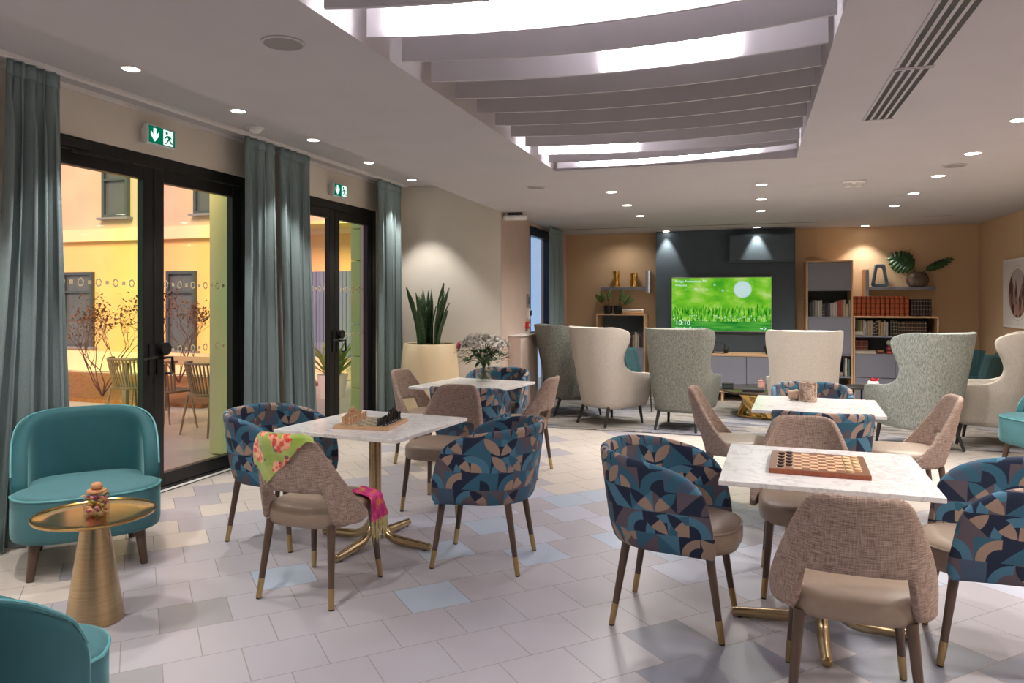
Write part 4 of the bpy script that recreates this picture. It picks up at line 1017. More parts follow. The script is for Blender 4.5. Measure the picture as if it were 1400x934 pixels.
for x0, x1 in ((1.434, 1.953), (1.957, 2.476)):
    obj('door', bx(x0, x1, Y0, Y0+.018, .40, .712), M['grey_door'], lb, mods=[BEV(.002)]); obj('drawer_front', bx(x0, x1, Y0, Y0+.018, .085, .392), M['grey_door'], lb, mods=[BEV(.002)])
ls = thing('left_bookcase', 'low oak-framed cabinet with open blue-grey niche, left of the media wall', 'bookcase', (0, 0, 0)); ls.name = 'niche_cabinet'
carcass(ls, -2.36, -1.58, Y0+.08, Y1, .06, 1.285, (.74,)); obj('plinth', bx(-2.34, -1.60, Y0+.13, Y1, 0, .06), M['dark_niche'], ls, smooth=None); obj('door', bx(-2.334, -1.606, Y0+.08, Y0+.098, .085, .725), M['grey_door'], ls, mods=[BEV(.002)])
obj('niche_lining', bx(-2.337, -1.603, Y1-.02, Y1-.014, .755, 1.26), flat('blue grey lining', (.11, .14, .17), .6), ls, smooth=None)
def wall_shelf(x0, x1, z, up_x0, up_x1, uz0, uz1, label):
    t = thing('wall_shelf', label, 'shelf', (x0, 12.15, z))
    obj('board', bx(0, x1-x0, -.22, 0, -.045, 0), M['grey_door'], t, mods=[BEV(.002)]); obj('upright', bx(up_x0-x0, up_x1-x0, -.235, 0, uz0-z, uz1-z), M['grey_door'], t, mods=[BEV(.002)])
    obj('oak_edge', bx(up_x0-x0-.018, up_x0-x0, -.235, 0, uz0-z, uz1-z) if up_x0 < x0+.2 else bx(up_x1-x0, up_x1-x0+.018, -.235, 0, uz0-z, uz1-z), M['oak'] if up_x0 < x0+.2 else M['white_paint'], t, smooth=None)
wall_shelf(1.655, 2.53, 1.70, 1.61, 1.655, 1.555, 1.955, 'L-shaped grey wall shelf above the row of red-brown books')
wall_shelf(-2.33, -1.60, 1.715, -1.60, -1.56, 1.62, 1.98, 'grey wall shelf with a white upright end, left of the media wall')

# ------------------------------------------------------------------ BOOKS
bcol = {}
def book(x, y, z, w, h, d, col, band=None, label='', group='', lean=0.0, flat_=False):
    key = (col, band)
    if key not in bcol: bcol[key] = (flat('book cloth %d' % len(bcol), col, .55), flat('book lettering %d' % len(bcol), band or col, .45, .4 if band else 0))
    bm = new(); n = 6; rings = []
    def pt(k, zz): 
        a = pi*k/n; return (-w/2*cos(a), -d/2 - .016*sin(a)**.7, zz)
    zs = [0, h*.12, h*.15, h*.40, h*.43, h*.60, h*.63, h*.86, h*.89, h] if band else [0, h]
    sec = [[bm.verts.new(pt(k, zz)) for k in range(n+1)] for zz in zs]
    for i in range(len(zs)-1):
        for k in range(n): bm.faces.new((sec[i][k], sec[i][k+1], sec[i+1][k+1], sec[i+1][k])).material_index = 1 if band and i % 2 else 0
    box(bm, -w/2, -w/2+.0025, -d/2, d/2, 0, h); box(bm, w/2-.0025, w/2, -d/2, d/2, 0, h); box(bm, -w/2+.0025, w/2-.0025, -d/2, d/2-.004, .003, h-.004, 2)
    o = obj('book', bm, [bcol[key][0], bcol[key][1], M['paper']], smooth=30)
    o.location = (x, y, z); o.rotation_euler = (0, lean, 0)
    if flat_: o.rotation_euler = (0, pi/2, 0); o.location = (x, y, z + w/2)
    return props(o, label, 'book', group)
M['paper'] = flat('book paper', (.62, .55, .44), .8)
rb = random.Random(3)
NTH = ['first', 'second', 'third', 'fourth', 'fifth', 'sixth', 'seventh', 'eighth', 'ninth', 'tenth', 'eleventh', 'twelfth', 'thirteenth', 'fourteenth', 'fifteenth', 'sixteenth']
x = 1.437
for i in range(12): book(x, 11.86, 1.2755, .055, .285, .20, (.40, .085, .022), (.10, .025, .012), 'tall orange-brown leather book on top of the low bookcase, %s from the tall bookcase' % NTH[i], 'leather volumes on top of the low bookcase'); x += .0625
x += .006
for i in range(7): book(x, 11.84, 1.2755, .036, .245, .17, (.035, .018, .016), (.42, .36, .30), 'short dark banded book ending the top row, %s after the orange-brown ones' % NTH[i], 'dark volumes on top of the low bookcase'); x += .0375
# upper niche of the low bookcase
x = 1.45; cols = [((.10, .10, .07), None), ((.16, .15, .08), None), ((.30, .24, .10), None), ((.45, .40, .33), None), ((.30, .31, .36), None), ((.36, .25, .17), None), ((.40, .30, .20), None), ((.04, .035, .04), (.5, .45, .35)), ((.03, .03, .03), (.55, .5, .4)), ((.35, .22, .11), None), ((.42, .28, .15), None), ((.38, .33, .27), None), ((.42, .40, .38), None)]
for i, (c, bnd) in enumerate(cols):
    w = rb.uniform(.024, .036); h = rb.uniform(.19, .235); zz = .9965
    if i < 3: zz += .061; h = .165
    book(x + w/2, 11.80, zz, w, h, .17, c, bnd, 'assorted book in the upper niche of the low bookcase, %s from its left side' % NTH[i], 'assorted books in the upper niche'); x += w + (.006 if i in (2, 4, 8) else .0015)
book(1.44, 11.80, .9965, .058, .12, .16, (.62, .56, .46), None, 'thick cream book lying under three small upright ones in the upper niche', 'assorted books in the upper niche', flat_=True)
bpy.data.objects[bpy.data.objects[-1].name]
x = 1.90
for i in range(14): book(x + .0165, 11.79, .9965, .032, .205 if i > 2 else .215, .16, (.035, .04, .03) if i < 4 else (.05, .028, .02), (.42, .34, .20) if i % 3 else (.45, .16, .08), 'dark gilt-banded book in the upper niche of the low bookcase, %s of the matching run' % NTH[i], 'gilt-banded books in the upper niche'); x += .0335
# lower niche
x = 1.447
for i in range(6): book(x + .014, 11.80, .777, .027, .15, .13, (.13, .03, .022), (.5, .32, .20), 'small dark red gilt book on the cream box, %s from the left' % NTH[i], 'small red books in the lower niche'); x += .0285
bxg = thing('game_box', 'flat cream patterned box lying under the small red books', 'box', (1.575, 11.76, .7365))
obj('lid', bx(-.135, .135, -.09, .09, .016, .040), noisy('printed cream card', (.62, .55, .46), (.35, .28, .24), 24, .6), bxg, mods=[BEV(.002)]); obj('tray', bx(-.132, .132, -.087, .087, 0, .0165), M['paper'], bxg, smooth=None)
t = thing('toy_figure', 'little red and pale decorative figure in the lower niche, half behind the silver wing chair', 'ornament', (1.90, 11.72, .7365))
obj('base', lathe(new(), [(.05, 0), (.055, .01), (.05, .03), (.035, .04)], 20), flat('red lacquer', (.38, .05, .035), .4), t); obj('body', lathe(new(), [(.03, .035), (.055, .065), (.05, .10), (.025, .12)], 20), flat('dark red', (.22, .04, .04), .4), t); obj('head', lathe(new(), [(.012, .115), (.042, .13), (.05, .155), (.035, .19), (.001, .20)], 20), flat('pale cap', (.45, .42, .36), .6), t)
t = thing('red_bowl', 'small low red bowl beside the cream box in the lower niche', 'bowl', (1.775, 11.72, .7365)); obj('bowl', lathe(new(), [(.025, 0), (.045, .02), (.05, .04), (.044, .038), (.02, .01), (.001, .008)], 24), flat('red bowl glaze', (.35, .06, .04), .35), t); obj('rim', lathe(new(), [(.050, .038), (.051, .042), (.047, .042), (.044, .038)], 24, cap0=False, cap1=False), M['oak'], t)
# tall bookcase niches
x = .825; cols = [((.05, .06, .08), None), ((.16, .16, .14), None), ((.34, .33, .30), None), ((.55, .53, .48), None), ((.42, .42, .38), None), ((.06, .05, .05), (.5, .45, .4)), ((.03, .03, .035), None), ((.07, .06, .06), None), ((.45, .43, .40), None), ((.55, .46, .40), None), ((.50, .48, .44), None), ((.36, .07, .05), None), ((.40, .10, .07), None), ((.40, .34, .25), None), ((.50, .44, .33), None), ((.36, .30, .22), None)]
for i, (c, bnd) in enumerate(cols):
    w = rb.uniform(.024, .040); book(x + w/2, 11.80, 1.2665, w, rb.uniform(.17, .245), .16, c, bnd, 'assorted book in the open niche of the tall bookcase, %s from its left side' % NTH[i], 'assorted books in the tall bookcase'); x += w + .0015
for i, (xx, c) in enumerate([(1.32, (.55, .52, .45)), (1.355, (.10, .16, .16))]): book(xx, 11.78, .402, .03, .27 - .02*i, .17, c, None, ('cream', 'dark green')[i] + ' upright book in the lowest niche of the tall bookcase', 'books low in the tall bookcase')
book(1.12, 11.78, .402, .045, .16, .17, (.36, .30, .25), None, 'book lying flat in the lowest niche of the tall bookcase', 'books low in the tall bookcase', flat_=True)
x = -1.86
for i, (c, h) in enumerate([((.30, .20, .13), .17), ((.05, .04, .04), .22), ((.40, .30, .20), .20), ((.62, .55, .46), .245), ((.50, .42, .34), .21), ((.06, .05, .06), .20), ((.14, .10, .12), .235)]): book(x + .017, 11.88, .7515, .033, h, .15, c, None, 'book in the niche of the cabinet left of the media wall, %s from the left' % NTH[i], 'books in the left niche cabinet'); x += .035

# ornaments -----------------------------------------------------------------
def hammered(x, z, r, h, label):
    t = thing('gold_vase', label, 'vase', (x, 12.04, z), 0, 'gold vases on the left wall shelf'); bm = new(); rings = []; n = 26
    for j in range(13):
        k = j/12; rr = [bm.verts.new(((r*(1 + .10*sin(3*a + 5*k) * cos(6*k)))*cos(a), (r*(1 + .10*sin(3*a + 5*k)*cos(6*k)))*sin(a), h*k)) for a in [2*pi*i/n for i in range(n)]]; rings.append(rr)
    ring_faces(bm, rings, cap1=False); obj('body', bm, M['gold'], t, smooth=180, mods=[SOL(.004)])
    obj('base_disc', lathe(new(), [(r*.8, 0), (r*.8, .006)], 20), M['gold'], t)
hammered(-2.09, 1.7155, .052, .265, 'slim dented gold vase, the left and taller one on the left wall shelf'); hammered(-1.80, 1.7155, .062, .225, 'wider dented gold vase, nearer the white upright end of the left wall shelf')
bm = new(); O = [(-.095, 0), (.095, 0), (.115, .03), (.070, .315), (.05, .335), (-.05, .335), (-.070, .315), (-.115, .03)]; I = [(-.062, .045), (.062, .045), (.070, .06), (.036, .262), (.022, .285), (-.022, .285), (-.036, .262), (-.070, .06)]
V = [[bm.verts.new((x, y, z)) for x, z in P] for P, y in ((O, -.04), (I, -.04), (I, .04), (O, .04))]; ring_faces(bm, V + [V[0]], cap0=False, cap1=False)
t = thing('keyhole_sculpture', 'dark blue-grey hollow tapered sculpture on the right wall shelf', 'sculpture', (1.815, 12.03, 1.7005)); obj('loop', bm, noisy('blue grey ceramic', (.04, .06, .075), (.07, .09, .105), 12, .45), t, mods=[BEV(.012, 3)]); obj('foot_pad', bx(-.09, .09, -.03, .03, -.0004, .002), M['black'], t, smooth=None)
t = thing('smoked_vase', 'round brown smoked glass vase on the right wall shelf', 'vase', (2.31, 12.03, 1.7005))
obj('body', lathe(new(), [(.08, 0), (.12, .012), (.150, .07), (.150, .12), (.125, .18), (.095, .208), (.088, .208), (.118, .18), (.142, .12), (.142, .07), (.115, .02), (.0005, .014)], 40), noisy('smoked glaze', (.085, .06, .042), (.15, .11, .08), 8, .06), t); obj('rim', lathe(new(), [(.097, .205), (.097, .212), (.087, .212), (.087, .205)], 40, cap0=False, cap1=False), M['wood_leg'], t)
def monstera(bm, base, tip_dir, L, W, droop=.15, fold=.12):
    """split leaf: two lobed halves on a midrib"""
    d = Vector(tip_dir).normalized(); sd = d.cross(Vector((0, -1, .25))).normalized(); nn = sd.cross(d)
    P = lambda u, w: Vector(base) + d*L*u + sd*W*w + nn*(-fold*abs(w)*W - droop*L*u*u)
    n = 7; mid = [bm.verts.new(P(i/(2*n), 0)) for i in range(2*n+1)]
    for s in (-1, 1):
        for i in range(n):
            u0, u1 = (2*i)/(2*n), (2*i+1.55)/(2*n); wd = .5*sin(pi*min(1, .16 + .84*(u0+u1)/2))**.7; sk = .10
            a, b = bm.verts.new(P(u0 + sk + .02, s*wd)), bm.verts.new(P(u1 + sk + .02, s*wd*.92)); c, e = bm.verts.new(P(u0 + sk*.45, s*wd*.45)), bm.verts.new(P(u1 + .06 + sk*.4, s*wd*.45))
            bm.faces.new((mid[2*i], mid[2*i+1], e, c)); bm.faces.new((c, e, b, a)); bm.faces.new((mid[2*i+1], mid[2*i+2], e))
t = thing('monstera_stems', 'two split monstera leaves standing in the smoked vase', 'plant', (2.31, 12.03, 1.72))
bm = new(); tube(bm, [(.0, 0, 0), (-.04, -.02, .2), (-.12, -.03, .30)], .005, 6); tube(bm, [(.01, 0, 0), (.05, -.02, .18), (.12, -.03, .23)], .005, 6); tube(bm, [(0, 0, 0), (-.03, -.01, .25), (-.10, -.02, .47)], .003, 5); tube(bm, [(-.01, 0, 0), (-.10, -.02, .24), (-.38, -.03, .40)], .003, 5); obj('stems', bm, M['stem'], t)
bm = new(); monstera(bm, (-.05, -.05, .26), (-.75, -.08, .42), .34, .36); obj('split_leaf', bm, M['green_leaf'], t, smooth=180, mods=[SOL(.003)])
bm = new(); monstera(bm, (.10, -.04, .22), (.86, -.10, .42), .36, .13, .02, .5); obj('split_leaf', bm, M['green_leaf'], t, smooth=180, mods=[SOL(.003)])
t = thing('bud_twig', 'thin reddish bud twig rising behind the monstera leaf', 'twig', (2.31, 12.08, 1.72))
obj('twig', tube(new(), [(-.02, 0, .0), (-.06, 0, .30), (-.15, 0, .50), (-.06, 0, .53)], .0035, 6), flat('twig brown', (.30, .10, .05), .6), t); obj('bud', lathe(new(), [(.001, -.02), (.012, 0), (.010, .02), (.001, .035)], 10, M4=Matrix.Translation((-.40, 0, .40))), flat('bud cream', (.65, .50, .32), .6), t)
obj('bud', tube(new(), [(-.06, 0, .30), (-.25, 0, .34), (-.40, 0, .40)], .003, 5), M['stem'], t)
t = thing('oval_picture', 'white framed oval street picture on the right wall', 'picture', (3.12, 10.42, 1.59))
obj('frame', bx(-.03, 0, -.56, .56, -.43, .43), M['white_paint'], t, mods=[BEV(.006)]); obj('mat_board', bx(-.033, -.029, -.53, .53, -.40, .40), flat('mat board', (.70, .66, .64), .7), t, smooth=None)
YZ = Matrix(((0, 0, -1, 0), (1, 0, 0, 0), (0, 1, 0, 0), (0, 0, 0, 1))); ov = [(.33*cos(2*pi*i/40), .30*sin(2*pi*i/40)) for i in range(40)]; ov2 = [(x*1.14, y*1.12) for x, y in ov]
obj('oval_line', poly_prism(new(), ov2, .0332, .0336, M4=YZ), flat('oval line', (.45, .40, .38), .7), t, smooth=None); obj('oval_mount', poly_prism(new(), [(x*1.12, y*1.1) for x, y in ov], .0336, .0339, M4=YZ), flat('mat board inner', (.70, .66, .64), .7), t, smooth=None)
def street():
    q = NT('sepia street print'); v = q.coord('Object'); S = q.sep(v); n = q.n('TexVoronoi', {'Vector': q.n('Mapping', {'Vector': v, 'Scale': (1, 1, .55)}).outputs[0], 'Scale': 16.0}).outputs['Color']
    g = q.sep(n)[0]; k = q.math('GREATER_THAN', q.math('SUBTRACT', q.math('MULTIPLY', q.math('ABSOLUTE', S[1]), 1.5), q.math('ADD', S[2], .12)), 0.0)
    tw = q.math('MULTIPLY', q.math('LESS_THAN', q.math('ABSOLUTE', q.math('SUBTRACT', S[1], .06)), q.math('SUBTRACT', .055, q.math('MULTIPLY', S[2], .3))), q.math('LESS_THAN', S[2], .16))
    f = q.math('MAXIMUM', q.math('MAXIMUM', k, tw), q.math('LESS_THAN', S[2], -.12))
    q.bsdf(Base_Color=q.mix(f, (.40, .34, .34), q.ramp(g, [(.2, (.05, .025, .025)), (.5, (.16, .08, .07)), (.8, (.34, .20, .17))])), Roughness=.5); return q.m
obj('print', poly_prism(new(), ov, .0339, .0345, M4=YZ), street(), t, smooth=None)
# plants and tray on the niche cabinet
PL = 'black pots on the niche cabinet'
for i, (xx, dirs, lab) in enumerate([(-2.19, [(-.7, -.1, .75), (-.35, -.2, .9), (.1, -.1, 1)], 'left of two small black pots with split-leaf plants on the niche cabinet'), (-2.03, [(.65, -.1, .8), (.3, -.3, .9), (.85, -.1, .5)], 'right of two small black pots with split-leaf plants on the niche cabinet')]):
    t = thing('potted_monstera', lab, 'plant', (xx, 11.84, 1.2855), 0, PL)
    obj('pot', lathe(new(), [(.060, 0), (.066, .01), (.072, .135), (.066, .135), (.060, .11), (.0005, .108)], 28), flat('black glaze %d' % i, (.012, .016, .02), .35), t)
    bm = new(); st = new()
    for d in dirs: e = Vector(d)*.14; tube(st, [(0, 0, .10), e*.6 + Vector((0, 0, .10)), e + Vector((0, 0, .10))], .004, 5); monstera(bm, e*.8 + Vector((0, 0, .10)), d, .17, .085, .3)
    obj('leaves', bm, M['leaf_lit'] if 'leaf_lit' in M else noisy('mid green leaf', (.05, .10, .015), (.14, .19, .04), 10, .45), t, smooth=180, mods=[SOL(.002)]); obj('stems', st, M['stem'], t)
t = thing('white_tray', 'low oblong white and oak tray on the niche cabinet', 'tray', (-1.79, 11.84, 1.2855)); obj('tray', bx(-.17, .17, -.09, .09, 0, .05), M['oak'], t, mods=[BEV(.02, 3)]); obj('lid', bx(-.165, .165, -.085, .085, .048, .075), M['white_paint'], t, mods=[BEV(.013, 3)])

# ------------------------------------------------------------------ SEATING CORNER
ct = thing('coffee_table', 'round low coffee table with dark top on a polished gold drum', 'coffee table', (.20, 10.10, .012))
obj('tabletop', lathe(new(), [(.001, .315), (.58, .315), (.60, .325), (.60, .338), (.59, .345), (.001, .345)], 56), flat('dark bronze glass', (.05, .035, .025), .12), ct, smooth=40)
bm = new(); rings = []
for j in range(14):
    k = j/13; rings.append([bm.verts.new(((.36 - .05*sin(pi*k) + .020*sin(4*a + 7*k))*cos(a), (.36 - .05*sin(pi*k) + .020*sin(4*a + 7*k))*sin(a), .315*k)) for a in [2*pi*i/40 for i in range(40)]])
ring_faces(bm, rings); obj('drum_base', bm, M['gold'], ct, smooth=180)
zt = .3575
t = thing('decor_box', 'small dark glass box at the left edge of the coffee table', 'box', (-.28, 9.98, zt)); obj('case', bx(-.07, .07, -.05, .05, 0, .055), flat('dark glass', (.02, .03, .03), .1), t, mods=[BEV(.006)]); obj('lid', bx(-.073, .073, -.053, .053, .055, .07), M['black_plastic'], t, mods=[BEV(.004)])
props(book(.0, 9.80, zt, .05, .26, .20, (.03, .03, .03), None, 'thick black book lying on the coffee table', '', flat_=True), 'thick black book lying on the coffee table', 'book'); bpy.data.objects['book.%03d' % max(int(o.name[5:] or 0) for o in bpy.data.objects if o.name.startswith('book.'))].location.x = -.10
t = thing('candle_cup', 'pinkish ceramic cup with lid on the coffee table beside the cream wing chair', 'cup', (.13, 9.85, zt)); obj('cup', lathe(new(), [(.03, 0), (.042, .01), (.046, .09), (.040, .12), (.001, .122)], 24), flat('pink ceramic', (.46, .25, .20), .4), t); obj('lid', lathe(new(), [(.040, .12), (.042, .13), (.012, .138), (.014, .155), (.001, .158)], 20), flat('rose lid', (.40, .20, .16), .4), t)
def make_teal_side(): 
    t = thing('quilted_chair', '', 'chair'); bm = new(); rows = []
    for j in range(9):
        z = .44 + .38*j/8; rows.append([(( .235 + .02*(z-.44))*sin(a)*1.0, -.235*cos(a)**.7*1 - (z-.44)*.25 + .012*abs(sin(9*a)), z) for a in [(-1.35 + 2.7*i/36) for i in range(37)]])
    obj('backrest', grid(bm, rows), M['teal_wool'], t, smooth=180, mods=[SOL(.035, 0)]); obj('seat', puffy(new(), outline(.235, .23, .25, 32, .7), [(.02, .395), (0, .41), (0, .455), (.03, .475), (.12, .48)]), M['teal_wool'], t, smooth=60)
    for sx in (-1, 1):
        for sy in (-1, 1): chair_leg(t, (sx*.17, sy*.17, .40), (sx*.21, sy*.21, .0), .012, .009, 'dark_leg', 0)
    return t
tq = Kind(make_teal_side)
tq.put((-1.42, 10.22, .012), -12, 'small quilted teal chair behind the cream wing chair near the window', 'quilted teal chairs'); tq.put((2.70, 11.40), 235, 'dark quilted teal chair in the far right corner below the tan wall', 'quilted teal chairs')
tq.put((2.72, 10.75, .012), 150, 'dark quilted teal chair mostly hidden behind the cream wing chair at the right', 'quilted teal chairs')
def round_side(name, x, y, z, r, mat, label):
    t = thing(name, label, 'side table', (x, y, .012)); obj('top', lathe(new(), [(r-.01, z-.02), (r, z-.015), (r, z-.004), (r-.004, z)], 36), mat, t, smooth=40)
    for i in range(3): a = 2*pi*i/3 + .4; obj('leg', tube(new(), [(r*.45*cos(a), r*.45*sin(a), z-.02), (r*.8*cos(a), r*.8*sin(a), 0)], [.011, .008], 8), M['dark_leg'], t)
    return t
round_side('oak_side_table', 2.22, 10.55, .56, .30, M['oak'], 'round oak-topped side table between the silver and cream wing chairs'); rs1 = round_side('slim_side_table', 1.22, 9.35, .50, .20, M['black'], 'slim black side table at the arm of the silver wing chair')
t = thing('flower_pot', 'small white pot with red flowers peeping over the arm of the silver wing chair', 'plant', (1.33, 9.25, .5125)); obj('pot', lathe(new(), [(.04, 0), (.055, .01), (.06, .06), (.05, .075), (.045, .06), (.001, .058)], 24), M['white_paint'], t)
bm = new(); rr = random.Random(2)
for i in range(16): leaf(bm, Vector((rr.uniform(-.03, .03), rr.uniform(-.03, .03), .06)), Vector((rr.uniform(-1, 1), rr.uniform(-1, 1), 1.0)), .06, .016)
obj('red_flowers', bm, flat('red petals', (.60, .03, .05), .5), t, smooth=180)

# ------------------------------------------------------------------ COURTYARD
M['paving'] = noisy('pale terrace paving', (.50, .47, .38), (.58, .54, .44), 3, .5)
M['facade_low'] = noisy('yellow render', (.80, .52, .22), (.86, .64, .28), .9, .8); M['facade_up'] = noisy('sand cladding', (.58, .46, .33), (.64, .52, .38), 1.2, .8)
M['band'] = flat('cream cornice', (.85, .72, .45), .7); M['mulch'] = noisy('bark mulch', (.16, .06, .02), (.36, .17, .05), 30, .95)
M['out_glass'] = flat('dark window pane', (.10, .12, .14), .08)
struct('ground_terrace', bx(-22, -3.13, -4, 14, -.12, -.012) if False else box(bx(-22, -4.65, -4, 14, -.12, -.012), -4.65, -3.13, 8.86, 14, -.12, -.012), M['paving'], smooth=None)
props(obj('planting_bed', bx(-19, -7.3, 8.5, 11.6, -.01, .045), M['mulch'], smooth=None), 'brown bark-mulched planting bed outside the wide glass door', 'planting bed', kind='stuff')
bm = bx(-22, -6.2, 13.5, 14.0, 0, 2.88)
f1 = struct('wall_courtyard', bm, M['facade_low'], smooth=None)
struct('wall_courtyard_upper', bx(-22, -6.2, 13.5, 14.0, 3.16, 6.5), M['facade_up'], smooth=None); struct('cornice_courtyard', bx(-22, -6.2, 13.36, 14.0, 2.88, 3.16), M['band'], smooth=None)
struct('wall_low', bx(-19, -7.2, 12.2, 12.4, 0, .42), M['band'], smooth=None)
def out_window(n, x0, x1, z0, z1):
    fr = new(); F = .07
    for a in ((x0, x0+F, z0, z1), (x1-F, x1, z0, z1), (x0+F, x1-F, z1-F, z1), (x0+F, x1-F, z0, z0+F), (x0+F, x1-F, z0+(z1-z0)*.72, z0+(z1-z0)*.72+.05)): box(fr, a[0], a[1], 13.40, 13.52, a[2], a[3])
    w = struct('window_%d' % n, fr, flat('blue grey frame %d' % n, (.06, .085, .10), .5), smooth=None)
    obj('pane', bx(x0+F, x1-F, 13.47, 13.495, z0+F, z1-F), M['out_glass'], w, smooth=None); obj('sill', bx(x0-.08, x1+.08, 13.33, 13.52, z0-.05, z0), M['grey_door'], w, smooth=None)
out_window(2, -14.35, -13.6, 3.42, 4.6); out_window(3, -11.75, -10.9, 3.42, 4.6); out_window(4, -15.55, -14.65, .42, 2.17); out_window(5, -12.5, -11.72, .38, 2.16)
bm = bx(-5.05, -4.66, 5.98, 6.32, 0, 3.2)
M['block'] = noisy('pale green block cladding', (.62, .62, .36), (.68, .66, .42), 2, .7)
struct('pillar_1', bm, M['block'], smooth=None, mods=[BEV(.01)])
bm = new()
for i in range(8): box(bm, -4.79, -4.66, 8.23, 8.7, .005 + i*.40, .395 + i*.40)
struct('pillar_2', bm, M['block'], smooth=None, mods=[BEV(.006)])
bm = new()
for i in range(40): box(bm, -9.6 + i*.088, -9.6 + i*.088 + .072, 13.3, 13.34, 0, 2.1)
fence = thing('slat_screen', 'tall blue-grey slatted screen seen through the narrow glass door', 'screen', (0, 0, 0))
obj('slat', bm, flat('blue grey slats', (.16, .22, .34), .6), fence, smooth=None)['kind'] = 'stuff'; obj('rail', bx(-9.6, -6.1, 13.34, 13.36, 1.9, 2.0), M['grey_door'], fence, smooth=None)
struct('soffit_courtyard', bx(-10.6, -6.2, 12.6, 13.5, 3.0, 3.06), flat('lime soffit', (.75, .75, .30), .7), smooth=None)
struct('ground_side', bx(-6.2, -3.13, 8.86, 13.49, -.12, -.012), M['paving'], smooth=None) if False else None
# twiggy shrubs
def shrub(x, y, seed, h, label):
    r = random.Random(seed); bm = new(); lv = new()
    def branch(p, d, l, rad, dep):
        q = p + d*l*.5 + Vector((r.uniform(-.04, .04), r.uniform(-.04, .04), 0)); e = p + d*l; tube(bm, [p, q, e], [rad, rad*.8, rad*.6], 5)
        if dep == 0:
            for _ in range(3): leaf(lv, e + Vector((r.uniform(-.08, .08), r.uniform(-.08, .08), r.uniform(-.08, .08))), Vector((r.uniform(-1, 1), r.uniform(-1, 1), r.uniform(-.5, 1))), .06, .018)
            return
        for _ in range(r.choice((2, 2, 3))):
            nd = (d + Vector((r.uniform(-.6, .6), r.uniform(-.6, .6), r.uniform(-.1, .5)))).normalized(); branch(e, nd, l*r.uniform(.6, .85), rad*.62, dep-1)
    t = thing('twiggy_shrub', label, 'shrub', (x, y, .05), 0, 'shrubs in the planting bed')
    for i in range(6): a = 2*pi*i/6 + r.random(); branch(Vector((0, 0, 0)), Vector((cos(a)*.55, sin(a)*.55, 1)).normalized(), h*.27, .011, 4)
    obj('branches', bm, flat('twig bark %d' % seed, (.10, .035, .03), .8), t)['kind'] = 'stuff'; obj('leaves', lv, flat('autumn leaf %d' % seed, (.16, .07, .03), .7), t, smooth=180)['kind'] = 'stuff'
shrub(-9.35, 8.75, 4, 1.75, 'bare reddish twiggy shrub outside, left pane of the wide door'); shrub(-9.6, 10.6, 9, 1.9, 'taller twiggy shrub outside, in front of the right-hand yellow window')
def outdoor_chair():
    t = thing('outdoor_chair', '', 'chair'); bm = new(); mt = M['out_chair']
    for i in range(17):
        a = -1.25 + 2.5*i/16; x, y = .25*sin(a), -.24*cos(a); tube(bm, [(x*.92, y*.85, .46), (x*1.08, y*1.12 - .02, .80)], .011, 5)
    b = obj('slatted_back', bm, mt, t); obj('top_rail', tube(new(), [(.27*sin(a), -.29*cos(a), .80) for a in [(-1.35 + 2.7*i/20) for i in range(21)]], .014, 8), mt, t)
    obj('seat', puffy(new(), outline(.24, .23, .24, 28, .7), [(.01, .43), (0, .44), (0, .455), (.02, .462)]), mt, t, smooth=50)
    for sx in (-1, 1):
        for sy in (-1, 1): chair_leg(t, (sx*.19, sy*.17, .44), (sx*.235, sy*.24, -.01), .014, .011, 'out_chair', 0)
    return t
M['out_chair'] = flat('taupe outdoor frame', (.17, .125, .075), .5)
oc = Kind(outdoor_chair)
oc.put((-5.83, 6.95), 78, 'slatted outdoor chair nearest the glass, right pane of the wide door', 'outdoor chairs on the terrace'); oc.put((-6.52, 7.0), 82, 'slatted outdoor chair half behind the middle door stiles', 'outdoor chairs on the terrace'); oc.put((-7.2, 7.2), 84, 'slatted outdoor chair at the far left of the terrace table', 'outdoor chairs on the terrace')
t = thing('terrace_table', 'long pale outdoor table behind the slatted chairs on the terrace', 'table', (-6.65, 7.85, -.012))
obj('top', bx(-1.15, 1.0, -.4, .4, .715, .75), noisy('teak', (.42, .28, .13), (.50, .34, .17), 8, .6, vec_scale=(1, 8, 1)), t, mods=[BEV(.004)])
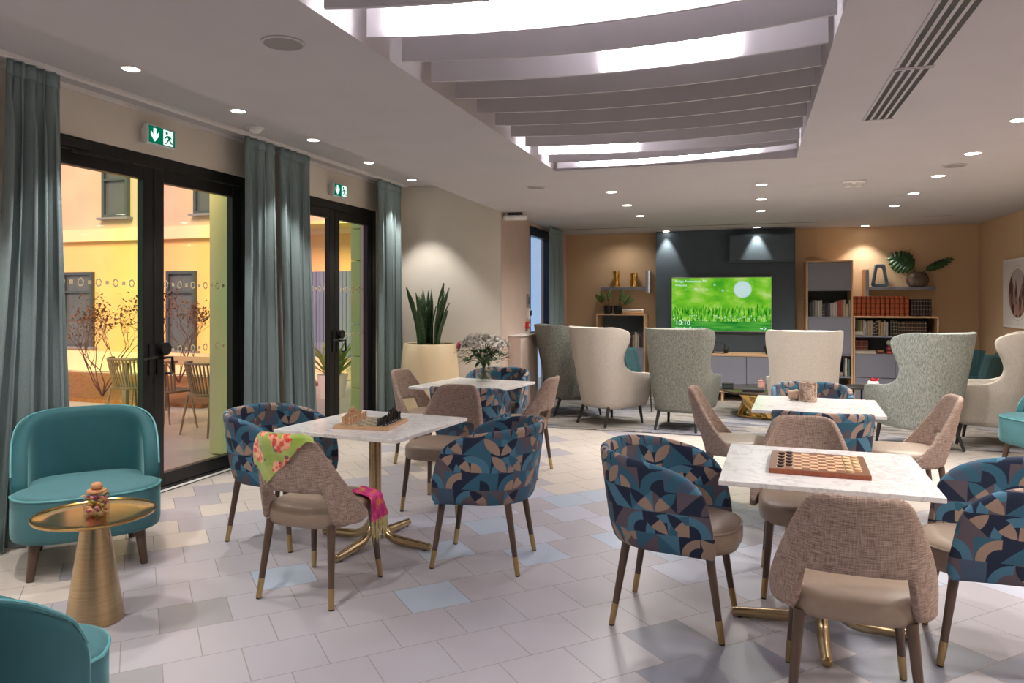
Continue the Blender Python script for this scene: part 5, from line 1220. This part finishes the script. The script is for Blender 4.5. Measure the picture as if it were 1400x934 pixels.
for sx in (-1, .85):
    for sy in (-.33, .33): obj('leg', bx(sx-.03, sx+.03, sy-.03, sy+.03, 0, .715), M['out_chair'], t, mods=[BEV(.003)])
t = thing('leafy_plant', 'green strappy plant outside the narrow glass door', 'plant', (-6.2, 10.1, -.012)); bm = new(); rr = random.Random(8)
for i in range(60): a = rr.random()*6.28; leaf(bm, Vector((.1*cos(a), .1*sin(a), .35)), Vector((cos(a), sin(a), rr.uniform(.3, 2.2))), rr.uniform(.4, .8), .025)
obj('leaves', bm, noisy('yellow green leaf', (.12, .22, .03), (.28, .36, .06), 6, .5), t, smooth=180)['kind'] = 'stuff'; obj('tub', lathe(new(), [(.18, 0), (.24, .36), (.22, .36), (.20, .30), (.001, .30)], 28), M['white_paint'], t)
struct('ground_side', bx(-7.2, -3.2, 8.9, 13.2, -.1, -.011), M['paving'], smooth=None) if False else None
# ------------------------------------------------------------------ LIGHT, WORLD, CAMERA
w = bpy.data.worlds.new('dusk'); SC.world = w; w.use_nodes = True
bg = w.node_tree.nodes['Background']; bg.inputs[0].default_value = (.58, .73, .97, 1); bg.inputs[1].default_value = .7
sun = bpy.data.lights.new('low_sun', 'SUN'); sun.energy = 3.2; sun.color = (1, .84, .60); sun.angle = radians(25)
so = bpy.data.objects.new('low_sun', sun); COL.objects.link(so); so.rotation_euler = Vector((0, 0, -1)).rotation_difference(Vector((-.30, .80, -.52))).to_euler()
cam = bpy.data.cameras.new('camera'); cam.sensor_width = 36; cam.lens = 1010/1400*36; cam.shift_y = -(467-411)/1400; cam.clip_end = 200
co = bpy.data.objects.new('camera', cam); COL.objects.link(co); co.location = (0, 0, 1.5); co.rotation_euler = (pi/2, 0, math.atan(326/1010)); SC.camera = co
vs = SC.view_settings; vs.view_transform = 'Standard'; vs.look = 'None'; vs.gamma = 1.0; vs.exposure = 0.68; vs.use_curve_mapping = False
SC.cycles.use_denoising = True; SC.cycles.max_bounces = 10; SC.cycles.diffuse_bounces = 5; SC.cycles.transparent_max_bounces = 16; SC.cycles.sample_clamp_indirect = 6.0
